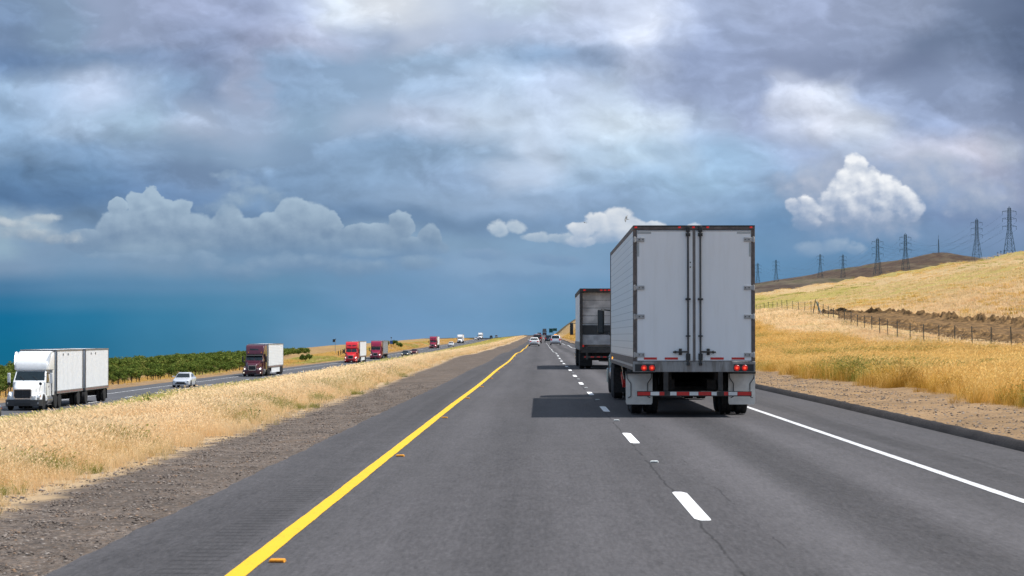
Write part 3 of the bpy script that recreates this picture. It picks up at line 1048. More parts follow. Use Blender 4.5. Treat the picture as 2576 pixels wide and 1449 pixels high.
# the far hills beyond the slope
def far_hill(name, ridge, rows, seed):
    px = np.linspace(ridge[0][0], ridge[-1][0], 130)
    top = np.interp(px, [r[0] for r in ridge], [r[1] for r in ridge])
    k = np.ones(9) / 9
    top = np.convolve(np.pad(top, 4, 'edge'), k, 'valid')
    ds, off = [], []
    for (d0, o0), (d1, o1) in zip(rows[:-1], rows[1:]):
        for t in np.linspace(0, 1, 7)[:-1]:
            ds.append(d0 + (d1 - d0) * t)
            off.append(o0 + (o1 - o0) * (t * t * (3 - 2 * t)))
    ds.append(rows[-1][0])
    off.append(rows[-1][1])
    ds, off = np.array(ds), np.array(off)
    PX, DD = np.meshgrid(px, ds)
    X = DD * (PX - VPX) / F
    zz = EYE + DD * (HOR - (top[None, :] + off[:, None])) / F
    zz = zz + 5.0 * (np.sin(X * .021 + DD * .006 + seed) * np.sin(DD * .013 + seed) + .5 * np.sin(X * .05 + seed * 2 + DD * .02)) * (np.abs(off[:, None]) > 1)
    o = sheet(name, px, ds, lambda a, b: a * 0, 'far_hill_grass')
    o.data.vertices.foreach_set('co', np.stack([X.ravel(), DD.ravel(), zz.ravel()], 1).ravel())
    o.data.update()


far_hill('hill', [(1700, 742), (1850, 722), (1897, 716), (1960, 708), (2030, 702), (2084, 700), (2130, 706), (2180, 716), (2230, 728), (2330, 746), (2500, 770)],
         [(1560, 90), (1750, 34), (2000, 0), (2250, 16), (2500, 60)], 1.0)
far_hill('hill', [(1600, 760), (1800, 728), (1897, 714), (1959, 703), (2019, 696), (2075, 684), (2130, 673), (2175, 669), (2217, 666), (2250, 660), (2285, 652), (2330, 643), (2364, 640), (2400, 640), (2440, 645), (2473, 652), (2530, 664), (2640, 690), (2800, 730)],
         [(2450, 80), (2800, 34), (3200, 22), (3600, 0), (4000, 24), (4500, 90)], 2.4)


# unseen cloud added above the frame to cast shade on the far hills
def cloud(cx, cy, cz, rx, ry, rz, seed):
    bm = __import__('bmesh').new()
    __import__('bmesh').ops.create_icosphere(bm, subdivisions=5, radius=1)
    rs = random.Random(seed)
    puffs = [Vector((rs.gauss(0, 1), rs.gauss(0, 1), rs.gauss(0, 1))).normalized() for _ in range(60)]
    for v in bm.verts:
        d = v.co.normalized()
        b = max(math.exp(-((d - p).length / .33) ** 2) for p in puffs)
        rr = .86 + .22 * b
        co = d * rr
        if co.z < 0:
            co.z *= .35
        v.co = Vector((co.x * rx, co.y * ry, co.z * rz))
    me = bpy.data.meshes.new('cloud')
    bm.to_mesh(me)
    bm.free()
    me.polygons.foreach_set('use_smooth', [True] * len(me.polygons))
    me.materials.append(MATS['shade_cloud_white'])
    o = bpy.data.objects.new('cloud', me)
    COL.objects.link(o)
    o.location = (cx, cy, cz)
    return tag(o, kind='structure')


cloud(915, 2450, 1050, 560, 1450, 330, 3)
# ------------------------------------------------------------------ vehicles
PITCH = math.atan(G)
CACHE = {}


def on_road(x, y, oncoming=False, yaw=0.0):
    """location and rotation of something standing on the sloping carriageway; its own forward is +y"""
    z = float(zo(y) if oncoming else zr(y)) + G * y + .012
    return (x, y, z), ((-PITCH, 0, R(180) + yaw) if oncoming else (PITCH, 0, yaw))


def tyre_mesh(r, w):
    k = ('tyre', r, w)
    if k not in CACHE:
        h = w / 2
        mb = MB().lathe([(-h, r * .58), (-h, r * .80), (-h * .92, r * .93), (-h * .75, r), (-h * .15, r), (-h * .12, r * .985), (h * .12, r * .985), (h * .15, r), (h * .75, r), (h * .92, r * .93), (h, r * .80), (h, r * .58)], 28)
        CACHE[k] = mb.mesh('wheel', ['black_rubber'])
    return CACHE[k]


def rim_mesh(r, w, deep, mat):
    k = ('rim', r, w, deep, mat)
    if k not in CACHE:
        h = w / 2
        s = deep
        mb = MB().lathe([(-h * .9, .01), (-h * .9, r * .6), (h * .9, r * .62), (h * .98, r * .60), (h * (1 - s), r * .52), (h * (1 - s * 1.1), r * .30), (h * (1 - s * .4), r * .24), (h * (1 - s * .2), r * .16), (h * (1 - s * .2), .01)], 24, 0)
        for i in range(8):
            a = i * math.pi / 4 + .2
            q = (h * (1 - s * 1.02), math.cos(a) * r * .41, math.sin(a) * r * .41)
            mb.cyl(q, (q[0] + .02, q[1], q[2]), r * .06, 8, 1)
        CACHE[k] = mb.mesh('rim', [mat, 'undercarriage'])
    return CACHE[k]


def wheel(parent, x, y, r, w, side, mat='polished_aluminium', deep=.5):
    """one wheel (tyre) with its rim as a sub-part; side +1 faces +x"""
    o = inst('wheel', tyre_mesh(r, w), parent, (x, y, r), (0, 0, 0 if side > 0 else math.pi))
    inst('rim', rim_mesh(r, w, deep, mat), o)
    return o


def duals(parent, y, r=.52, hw=1.28, mat='polished_aluminium'):
    for s in (-1, 1):
        wheel(parent, s * (hw - .14), y, r, .27, s, mat, .75)
        inst('wheel', tyre_mesh(r, .27), parent, (s * (hw - .48), y, r))


def rrect(hw, z0, z1, rt, y, rb=.04, nseg=4):
    """a rounded upright section across the vehicle"""
    pts = []
    for cx, cz, r, a0 in ((hw - rb, z0 + rb, rb, -90), (hw - rt, z1 - rt, rt, 0), (-(hw - rt), z1 - rt, rt, 90), (-(hw - rb), z0 + rb, rb, 180)):
        for i in range(nseg + 1):
            a = R(a0 + 90 * i / nseg)
            pts.append((cx + r * math.cos(a), y, cz + r * math.sin(a)))
    return pts


def tractor(root, paint, style, grille='bars', lamps=False, trim='chrome', bumper=None, L=7.2, visor=False, gw=.47, one_pane=False):
    """a conventional long-nosed tractor; front bumper at y = 0, heading +y, tail at y = -L"""
    bumper = bumper or paint
    # frame rails, axles, fifth wheel
    f = MB()
    for s in (-1, 1):
        f.box(s * .43 - .05, s * .43 + .05, -L, -.5, .62, .90)
    f.box(-.9, .9, -L + .3, -L + 1.9, .45, .60)
    f.box(-.5, .5, -L + .4, -L + 1.5, .9, 1.08)
    f.box(-.85, .85, -1.3, -1.0, .42, .58)
    f.box(-1.0, 1.0, -3.9, -2.0, .45, .95)
    f.build('chassis', 'undercarriage', root)
    # bumper
    b = MB()
    plan = [(-1.22, -.75), (-1.24, -.42), (-1.08, -.14), (-.6, -.02), (0, 0), (.6, -.02), (1.08, -.14), (1.24, -.42), (1.22, -.75)]
    b.prism(plan, 'z', .30, .74)
    bo = b.build('bumper', bumper, root, bevel=.03)
    MB().box(-.55, .55, -.004, .012, .36, .50).build('air_intake', 'black_plastic', bo)
    # hood with its fenders
    secs = [rrect(.52, .74, 1.38, .16, -.10), rrect(.60, .72, 1.52, .2, -.22), rrect(.78, .72, 1.66, .22, -.7), rrect(.92, .74, 1.80, .22, -1.4), rrect(1.02, .78, 1.92, .2, -2.05)]
    h = MB().loft(secs)
    for s in (-1, 1):
        fen = [(-.14, .74), (-.16, .98), (-.42, 1.16), (-.9, 1.26), (-1.4, 1.22), (-1.82, 1.02), (-1.95, .62)]
        arch = [(-1.15 + .60 * math.cos(a), .52 + .60 * math.sin(a)) for a in [R(d) for d in range(150, 20, -16)]]
        prof = fen + [(-1.72, .62)] + arch + [(-.58, .74)]
        n = len(prof)
        xin, xout = .45 * s, 1.20 * s
        v0 = [(xin, y, z) for y, z in prof]
        v1 = [((xout - s * (.34 * max(0, (y + .5) / .36) if y > -.5 else 0) - s * (.10 if z > 1.1 else 0)), y, z) for y, z in prof]
        h.loft([v0, v1])
    ho = h.build('hood', paint, root, smooth=50)
    # grille
    g = MB()
    gz0, gz1 = .80, 1.36 + (gw - .47) * .5
    outl = [(-gw * .86, gz0), (gw * .86, gz0), (gw, gz0 + .16), (gw * .97, gz1), (-gw * .97, gz1), (-gw, gz0 + .16)]
    g.prism(outl, 'y', -.16, -.055, 0)
    go = g.build('grille', 'black_plastic', root)
    fr = MB()
    for i in range(len(outl)):
        p, q = outl[i], outl[(i + 1) % len(outl)]
        fr.bar((p[0], -.05, p[1]), (q[0], -.05, q[1]), .05, .06)
    fr.build('grille_frame', trim, go)
    sl = MB()
    if grille == 'bars':
        for k in range(-7, 8):
            sl.box(k * .055 - .007, k * .055 + .007, -.056, -.042, gz0 + .03, gz1 - .03)
        sl.box(-.02, .02, -.056, -.036, gz0, gz1)
    else:
        for k in range(5):
            z = gz0 + .09 + k * .1
            sl.box(-gw * .88, gw * .88, -.056, -.042, z - .008, z + .008)
        sl.bar((-gw * .8, -.04, gz0 + .08), (gw * .8, -.04, gz1 - .06), .03, .01) if grille == 'slash' else None
    sl.build('grille_slat', 'rod_steel' if trim == 'chrome' else 'grey_steel', go)
    for s in (-1, 1):
        hl = MB().loft([[(s * x, y, z) for x, y, z in sec] for sec in (
            [(.72, -.20, .80), (1.10, -.36, .84), (1.13, -.44, 1.06), (.98, -.36, 1.10), (.70, -.22, .96)],
            [(.74, -.12, .83), (1.09, -.29, .86), (1.12, -.40, 1.04), (.97, -.30, 1.07), (.72, -.15, .95)])])
        lo = hl.build('headlight', 'head_glass', root, smooth=60)
        MB().box(s * 1.115 - .03, s * 1.115 + .03, -.43, -.35, .90, 1.03).build('turn_lamp', 'amber_lens', lo)
        if lamps:
            MB().lathe([(0, .01), (.0, .075), (.02, .06), (.03, .01)], 12, 0, 'y', (s * .92, -.2, .95)).build('lamp', 'head_lamp', lo)
        MB().box(s * .95 - .11, s * .95 + .11, -.20, -.12, .44, .56).build('fog_lamp', 'head_lamp' if lamps == 2 else 'head_glass', bo)
    # cab
    prof = [(-1.98, .95), (-1.98, 1.90), (-2.08, 1.96), (-2.56, 2.66), (-2.75, 2.74), (-3.75, 2.76), (-3.75, .72), (-2.1, .72)]

    def cx(z):
        return 1.13 - max(0, z - 1.9) * .12
    c = MB().loft([[(-cx(z), y, z) for y, z in prof], [(cx(z), y, z) for y, z in prof]])
    co = c.build('cab', paint, root, bevel=.05)
    # screen: two panes lying 15 mm proud of the slanting cab front
    n = Vector((0, .70, .48)).normalized() * .015
    ws = MB()
    for s in ((0,) if one_pane else (-1, 1)):
        q = [Vector((-1.02, -2.11, 1.995)), Vector((1.02, -2.11, 1.995)), Vector((.95, -2.53, 2.605)), Vector((-.95, -2.53, 2.605))] if one_pane else [Vector((s * .02, -2.11, 1.995)), Vector((s * 1.02, -2.11, 1.995)), Vector((s * .95, -2.53, 2.605)), Vector((s * .02, -2.53, 2.605))]
        ws.loft([[v + n for v in q], [v - n * .4 for v in q]])
    wo = ws.build('windshield', 'glass_dark', co)
    for wx in (.35, -.55):
        MB().bar((wx, -2.08, 2.03), (wx + .38, -2.26, 2.30), .02).build('wiper', 'black_plastic', wo)
    for s in (-1, 1):
        q = [(-2.22, 1.95), (-2.58, 2.50), (-3.05, 2.52), (-3.05, 1.88)]
        MB().loft([[(s * (cx(z) + .012), y, z) for y, z in q], [(s * (cx(z) - .02), y, z) for y, z in q]]).build('side_window', 'glass_dark', co)
        d = MB()
        for p, q2 in (((-2.12, .8), (-2.12, 1.9)), ((-3.12, .8), (-3.12, 2.6))):
            d.box(s * (cx(p[1]) + .004) - .004, s * (cx(p[1]) + .004) + .004, p[0] - .012, p[0] + .012, p[1], min(q2[1], 1.9))
        d.box(s * 1.14 - .02, s * 1.14 + .02, -3.05, -2.9, 1.55, 1.60)
        d.split('door_seam', 'black_plastic', co)
    # roof
    if style == 'day':
        def sc(y, hw, z1, z0=2.70):
            return rrect(hw, z0, z1, min(.22, (z1 - z0) * .45), y)
        r_ = MB().loft([sc(-2.50, 1.00, 2.80), sc(-2.56, 1.12, 3.05), sc(-2.66, 1.18, 3.25), sc(-2.95, 1.20, 3.48), sc(-3.3, 1.22, 3.74), sc(-3.8, 1.24, 3.97), sc(-4.0, 1.24, 3.99)])
        for s in (-1, 1):
            r_.loft([[(s * x, y, z) for x, y, z in sec] for sec in ([(1.20, -2.62, 3.06), (1.20, -2.95, 3.30), (.62, -2.70, 3.12)], [(1.235, -2.80, 3.50), (1.235, -3.2, 3.72), (1.0, -2.98, 3.50)], [(1.24, -3.1, 3.93), (1.24, -3.6, 3.96), (1.12, -3.3, 3.88)])])
        ro = r_.build('roof_fairing', paint, root, smooth=60)
        MB().loft([[(.35, -2.52, 2.80), (1.02, -2.72, 2.86), (1.0, -2.73, 3.02), (.75, -2.66, 2.98)], [(.35, -2.6, 2.80), (1.02, -2.8, 2.86), (1.0, -2.8, 3.02), (.75, -2.74, 2.98)]]).build('vent_opening', 'patch_grey', ro)
        for s in (-1, 1):
            MB().loft([rrect(.02, .95, 3.9, .008, -3.72, .008), rrect(.02, .95, 3.9, .008, -4.25, .008)]).build('side_extender', paint, root, loc=(s * 1.19, 0, 0))
    else:
        def sc(y, hw, z0, z1):
            return rrect(hw, z0, z1, .24, y)
        prof = [(-2.50, 2.72), (-2.62, 3.05), (-2.92, 3.62), (-3.2, 3.86), (-3.8, 3.96), (-5.5, 3.98), (-5.5, .72), (-3.72, .72), (-3.72, 2.72)]

        def sx(z, y):
            return (1.22 if z < 3.4 else 1.19) - max(0, (y + 3.0)) * .30
        r_ = MB().loft([[(-sx(z, y), y, z) for y, z in prof], [(sx(z, y), y, z) for y, z in prof]])
        ro = r_.build('sleeper', paint, root, bevel=.09)
        nn = Vector((0, .72, .40)).normalized() * .012
        if style == 'tall_windows':
            for s in (-1, 1):
                q = [Vector((s * .12, -2.66, 3.12)), Vector((s * .88, -2.68, 3.12)), Vector((s * .86, -2.76, 3.32)), Vector((s * .12, -2.76, 3.32))]
                MB().loft([[v + nn for v in q], [v - nn for v in q]]).build('roof_window', 'glass_dark', ro)
        elif style == 'tall_panel':
            q = [Vector((-.45, -2.74, 3.26)), Vector((.62, -2.74, 3.30)), Vector((.62, -2.82, 3.48)), Vector((-.45, -2.82, 3.40))]
            MB().loft([[v + nn for v in q], [v - nn for v in q]]).build('roof_window', 'glass_dark', ro)
        for s in (-1, 1):
            MB().lathe([(0, .02), (0, .07), (.03, .05), (.04, .01)], 10, 0, 'y', (s * .8, -2.60, 2.98)).build('roof_lamp', 'amber_lens', ro)
    if visor:
        MB().prism([(-2.50, 2.60), (-2.28, 2.56), (-2.30, 2.60), (-2.56, 2.72)], 'x', -1.0, 1.0).build('sun_visor', 'black_plastic', co)
    ml = MB()
    for x in (-.75, -.2, 0, .2, .75):
        ml.box(x - .05, x + .05, -2.72, -2.62, 2.72, 2.79)
    ml.split('marker_lamp', 'amber_lens', co)
    # mirrors
    for s in (-1, 1):
        m = MB().box(s * 1.46 - .10, s * 1.46 + .10, -2.35, -2.20, 1.78, 2.50, 0)
        mo = m.build('mirror', 'black_plastic' if style != 'day' else paint, root, bevel=.03)
        MB().box(s * 1.46 - .085, s * 1.46 + .085, -2.362, -2.352, 1.82, 2.46).build('mirror_glass', 'glass_dark', mo)
        MB().bar((s * 1.08, -2.3, 2.46), (s * 1.46, -2.28, 2.50), .035).bar((s * 1.1, -2.3, 1.86), (s * 1.46, -2.28, 1.82), .035).split('mirror_arm', 'black_plastic', mo)
        hm = MB().bar((s * .98, -.75, 1.20), (s * 1.06, -.70, 1.72), .02)
        hm.lathe([(-.04, .02), (-.02, .10), (.03, .11), (.04, .02)], 12, 0, 'y', (s * 1.07, -.70, 1.80))
        hm.build('hood_mirror', 'black_plastic', root)
        # tanks and steps
        t = MB().lathe([(-3.75, .02), (-3.75, .30), (-3.70, .33), (-2.35, .33), (-2.30, .30), (-2.30, .02)], 20, 0, 'y', (s * .92, 0, .66))
        to = t.build('fuel_tank', 'polished_aluminium', root)
        sp = MB()
        for y in (-2.65, -3.0, -3.4):
            sp.lathe([(y - .03, .335), (y - .03, .345), (y + .03, .345), (y + .03, .335)], 20, 0, 'y', (s * .92, 0, .66))
        sp.box(s * 1.05 - .12, s * 1.05 + .12, -3.6, -2.4, .30, .34)
        sp.split('tank_strap', 'grey_steel', to)
        wheel(root, s * 1.06, -1.15, .52, .29, s, 'polished_aluminium', .25)
        mf = MB().box(s * .95 - .32, s * .95 + .32, -L - .12, -L - .10, .18, .86)
        mf.build('mud_flap', 'black_rubber', root)
    duals(root, -L + 1.75)
    duals(root, -L + .45)
    if style != 'day':
        for s in (-1, 1):
            MB().cyl((s * 1.0, -5.62, 1.0), (s * 1.0, -5.62, 3.75), .065, 12).build('exhaust_stack', 'chrome', root)


def box_trailer(root, y0, L, body='trailer_white', rail='grey_steel', axles=2, skirt=False, ribs='vertical', base=1.15, top=4.05, hw=1.28, post=None, vents=False, front='grey_steel', wheel_mat='polished_aluminium', tail_y=None):
    """a dry van trailer whose front wall is at y0 and rear at y0 - L"""
    ya, yb = y0 - L, y0
    b = MB().box(-hw + .012, hw - .012, ya + .012, yb - .012, base + .02, top - .02)
    bo = b.build('trailer_box', body, root)
    rl = MB()
    for s in (-1, 1):
        rl.box(s * hw - .02, s * hw + .02, ya, yb, base - .12, base + .10)
        rl.box(s * hw - .018, s * hw + .018, ya, yb, top - .10, top + .005)
        rl.box(s * hw - .05, s * hw + .016, yb - .10, yb + .01, base + .1, top - .1) if s > 0 else rl.box(-hw - .016, -hw + .05, yb - .10, yb + .01, base + .1, top - .1)
        rl.box(s * hw - .05, s * hw + .016, ya - .01, ya + .08, base + .1, top - .1) if s > 0 else rl.box(-hw - .016, -hw + .05, ya - .01, ya + .08, base + .1, top - .1)
    for y in (ya, yb):
        rl.box(-hw + .02, hw - .02, y - .018, y + .018, top - .11, top)
        rl.box(-hw + .02, hw - .02, y - .018, y + .018, base - .12, base + .08)
    rl.build('rail', rail, bo, bevel=.008)
    rb, rb2 = MB(), MB()
    if ribs == 'vertical':
        n = int(L / .42)
        for k in range(1, n):
            y = ya + L * k / n
            for s in (-1, 1):
                (rb if s > 0 else rb2).box(s * (hw - .006) - .012, s * (hw - .006) + .012, y - .022, y + .022, base + .10, top - .10)
    else:
        for k in range(1, 14):
            z = base + (top - base) * k / 14
            for s in (-1, 1):
                (rb if s > 0 else rb2).box(s * (hw - .006) - .01, s * (hw - .006) + .01, ya + .1, yb - .1, z - .015, z + .015)
    rb.build('corrugation', body, bo)
    rb2.build('corrugation', body, bo)
    for s in (-1, 1):
        rv = MB()
        for k in range(int(L / .5)):
            y = ya + .25 + k * .5
            rv.box(s * (hw + .024) - .006, s * (hw + .024) + .006, y - .09, y + .09, base - .035, base + .0)
        rv.build('red_stripe', 'red_tape', bo)
    if vents:
        for s in (-1, 1):
            vt = MB()
            for y in (yb - 2.0, yb - 3.6):
                vt.lathe([(hw - .02, .02), (hw - .02, .09), (hw + .02, .08), (hw + .02, .02)], 12, 0, 'x', (0, y, top - .35)) if s > 0 else vt.lathe([(-hw + .02, .02), (-hw + .02, .09), (-hw - .02, .08), (-hw - .02, .02)], 12, 0, 'x', (0, y, top - .35))
            vt.split('vent', 'dark_steel', bo)
    fw = MB()
    for k in range(-3, 4):
        fw.box(k * .36 - .02, k * .36 + .02, yb - .012, yb + .012, base + .1, top - .12)
    fw.build('corrugation', front, bo)
    MB().lathe([(yb + .012, .02), (yb + .012, .14), (yb + .03, .13), (yb + .03, .02)], 14, 0, 'y', (.55, 0, base + .55)).build('hose_coupling', 'black_plastic', bo)
    un = MB()
    for s in (-1, 1):
        un.box(s * .5 - .05, s * .5 + .05, ya + .3, yb - .6, base - .34, base - .12)
    for y in np.arange(ya + .4, yb, .9):
        un.box(-hw + .05, hw - .05, y - .03, y + .03, base - .22, base - .12)
    ay = [ya + 1.3 + 1.25 * k for k in range(axles)]
    for y in ay:
        un.box(-.95, .95, y - .07, y + .07, .45, .6)
    un.box(-.6, .6, ay[0] - .5, ay[-1] + .5, .6, base - .3)
    un.build('trailer_frame', 'undercarriage', root)
    for y in ay:
        duals(root, y, .52, hw, wheel_mat)
    for s in (-1, 1):
        lg = MB().bar((s * .75, yb - 2.9, base - .2), (s * .75, yb - 2.9, .38), .13).box(s * .75 - .14, s * .75 + .14, yb - 3.05, yb - 2.75, .33, .38)
        if L > 9.5:
            lg.build('landing_leg', 'dark_steel', root)
        MB().box(s * .92 - .33, s * .92 + .33, ya + .30, ya + .32, .20, .95).build('mud_flap', 'black_rubber', root)
        if skirt:
            MB().box(s * (hw - .05) - .012, s * (hw - .05) + .012, ya + 3.6, yb - 3.4, .36, base - .11).build('side_skirt', body, root)
    return bo


def semi(name, label, x, y, paint, style, L=14.6, oncoming=True, skirt=False, body='trailer_white', rail='grey_steel', ribs='horizontal', group='trucks on the opposite carriageway', grille='bars', lamps=False, gap=.9, bumper=None, trim='chrome', visor=False):
    loc, rot = on_road(x, y, oncoming)
    t = thing(name, label, 'truck', loc, rot, group)
    TL = 6.2 if style == 'day' else 7.6
    tractor(t, paint, style, grille, lamps, trim, bumper, TL, visor)
    y0 = -(4.35 if style == 'day' else 5.7) - gap * .4
    box_trailer(t, y0, L, body, rail, 2, skirt, ribs)
    return t


# oncoming: the white day-cab hauling two short trailers
loc, rot = on_road(-34.9, 147.2, True)
t = thing('semi_truck', 'white day-cab truck with curved roof fairing hauling two short white trailers', 'truck', loc, rot, 'trucks on the opposite carriageway')
tractor(t, 'white_paint', 'day', 'bars', False, 'chrome', 'bumper_grey', 6.2, False, .60, True)
box_trailer(t, -4.75, 8.55, 'trailer_white', 'grey_steel', 1, False, 'vertical', 1.12, 4.08, vents=True)
dol = MB().box(-.45, .45, -16.2, -13.2, .62, .9).box(-.9, .9, -14.75, -14.6, .42, .58)
dol.build('dolly', 'undercarriage', t)
duals(t, -14.7)
box_trailer(t, -14.35, 8.55, 'trailer_white', 'grey_steel', 1, False, 'vertical', 1.12, 4.08, vents=True)

semi('semi_truck', 'dark maroon sleeper-cab truck with square black grille pulling a white trailer', -35.7, 271, 'maroon_paint', 'tall_panel', 16.0, skirt=True, ribs='horizontal', grille='slash', lamps=2, trim='chrome', visor=True)
semi('semi_truck', 'bright red truck with two dark windows above its screen and white trailer', -35.7, 412, 'red_paint', 'tall_windows', 15.5, skirt=True, grille='bars', lamps=2)
semi('semi_truck', 'crimson truck with plain tall roof just behind the bright red truck', -36.0, 478, 'crimson_paint', 'tall', 15.5, rail='grey_steel', body='light_grey_plastic', ribs='vertical', grille='mesh', lamps=1, visor=True)
semi('semi_truck', 'small distant red truck on the opposite road behind the crimson one', -36.0, 735, 'crimson_paint', 'tall_windows', 15.5, lamps=1)
semi('semi_truck', 'distant white truck following the small red truck on the opposite road', -37.4, 1020, 'white_paint', 'tall', 15.5, lamps=0, bumper='black_plastic')
semi('semi_truck', 'farthest white truck cresting the rise on the opposite road', -36.7, 1340, 'white_paint', 'tall', 15.5, lamps=0, bumper='black_plastic')


# ---------------------------------------------------------------- the near truck, seen from behind
def quilted():
    m, nt, p = principled('quilted_panel', 0.34, 0.18)
    o = opos(nt)
    x, y, z = sep(o)
    gz = ((z / .16).fract() - .5).abs().step(.44, .48)
    gy = ((y / .62).fract() - .5).abs().step(.46, .485)
    g = gz.max(gy)
    n = noise(o, 3.0, 5, .6)
    c = mix(nt, n, C(.74, .75, .77), C(.84, .85, .86))
    c = mix(nt, g * .75, c, C(.30, .31, .33))
    setc(nt, p, c)
    return m


quilted()


def dirty_white():
    m, nt, p = principled('door_white', 0.38)
    o = opos(nt)
    x, y, z = sep(o)
    st = noise(vec(nt, x * 3.0, y, z * .35), 2.2, 6, .65)
    sp = noise(o, 14.0, 4, .7)
    c = mix(nt, st.step(.42, .75) * .28, C(.80, .82, .84), C(.66, .66, .65))
    c = mix(nt, z.step(.75, .0) * noise(o, 1.6, 5, .65).step(.35, .7) * .35, c, C(.42, .38, .34))
    c = mix(nt, sp.step(.68, .80) * .2, c, C(.4, .38, .36))
    setc(nt, p, c)
    nt.links.new(st.step(.3, .7, .3, .5).s, p.inputs['Roughness'])
    return m


dirty_white()
simple('grimy_grey', (0.60, 0.58, 0.56), 0.6, var=0.3, scale=1.6)
simple('plate_grey', (0.36, 0.36, 0.37), 0.5, 0.2, var=0.25, scale=3)


def sill_mat():
    m, nt, p = principled('sill_steel', 0.55, 0.2)
    o = opos(nt)
    x, y, z = sep(o)
    n = noise(vec(nt, x * 2.5, y, z * .5), 3.0, 6, .68)
    c = ramp(n, [(.3, C(.36, .36, .36)), (.5, C(.26, .255, .25)), (.62, C(.17, .155, .145)), (.75, C(.30, .29, .28))])
    setc(nt, p, c)
    return m


sill_mat()

LT = 14.75
loc, rot = on_road(3.275, 46.5)
t = thing('semi_truck', 'large white box trailer truck close ahead with closed rear doors', 'truck', loc, rot, 'trucks on the near carriageway')
HW = 1.293
bx = MB().box(-HW + .03, HW - .03, .10, LT - .02, 1.16, 4.03)
bo = bx.build('trailer_box', 'trailer_white', t)
for s in (-1, 1):
    sp_ = MB().box(s * (HW - .02) - .012, s * (HW - .02) + .012, .12, LT - .05, 1.26, 3.96)
    sp_.build('side_panel', 'quilted_panel', bo)
r_ = MB()
for s in (-1, 1):
    r_.box(s * (HW - .012) - .016, s * (HW - .012) + .016, .09, LT, .98, 1.262)
    r_.box(s * (HW - .012) - .014, s * (HW - .012) + .014, .09, LT, 3.955, 4.06)
    r_.box(s * (HW - .03) - .04, s * (HW - .03) + .04, LT - .01, LT + .03, 1.0, 4.06)
r_.box(-HW + .05, HW - .05, LT, LT + .02, 1.0, 4.03)
r_.build('side_rail', 'brown_frame', bo, bevel=.006)
rl2 = MB()
for s in (-1, 1):
    for k in range(28):
        y = .4 + k * .51
        rl2.box(s * (HW + .006) - .004, s * (HW + .006) + .004, y - .10, y + .10, 1.06, 1.11)
rl2.build('white_stripe', 'white_tape', bo)
# rear frame
fr = MB()
for s in (-1, 1):
    fr.box(s * (HW - .035) - .035, s * (HW - .035) + .035, -.03, .09, 1.175, 3.968)
fr.box(-HW, HW, -.035, .09, 3.97, 4.062)
fr.build('rear_frame', 'brown_frame', bo, bevel=.006)
hd = MB()
hd.box(-HW + .002, HW - .002, -.04, -.035, 4.035, 4.063)
hd.build('header_strip', 'black_plastic', bo)
sl = MB()
sl.box(-HW, HW, -.06, .20, .95, 1.172)
slo = sl.build('rear_sill', 'sill_steel', bo, bevel=.008)
for s in (-1, 1):
    bb = MB().box(s * 1.045 - .215, s * 1.045 + .215, -.072, -.058, .957, 1.118, 0)
    hb = bb.build('lamp_housing', 'black_plastic', slo, bevel=.004)
    rim = MB()
    for zz in (.955, 1.12):
        rim.box(s * 1.045 - .222, s * 1.045 + .222, -.078, -.06, zz - .006, zz + .006)
    for xx in (s * 1.045 - .218, s * 1.045 + .218, s * 1.105):
        rim.box(xx - .006, xx + .006, -.078, -.06, .961, 1.114)
    rim.split('housing_edge', 'grey_steel', hb)
    for xx in (.90, 1.067):
        lo = MB().lathe([(-.074, .01), (-.086, .062), (-.09, .058), (-.094, .02), (-.094, .005)], 20, 0, 'y', (s * (xx - .0), 0, 1.037)).build('tail_light', 'tail_lamp', hb)
        MB().lathe([(-.092, .002), (-.097, .026), (-.099, .002)], 14, 0, 'y', (s * xx, 0, 1.037)).build('bulb', 'tail_core', lo)
        MB().lathe([(-.073, .064), (-.082, .076), (-.084, .064)], 20, 0, 'y', (s * xx, 0, 1.037)).build('lens_ring', 'dark_steel', lo)
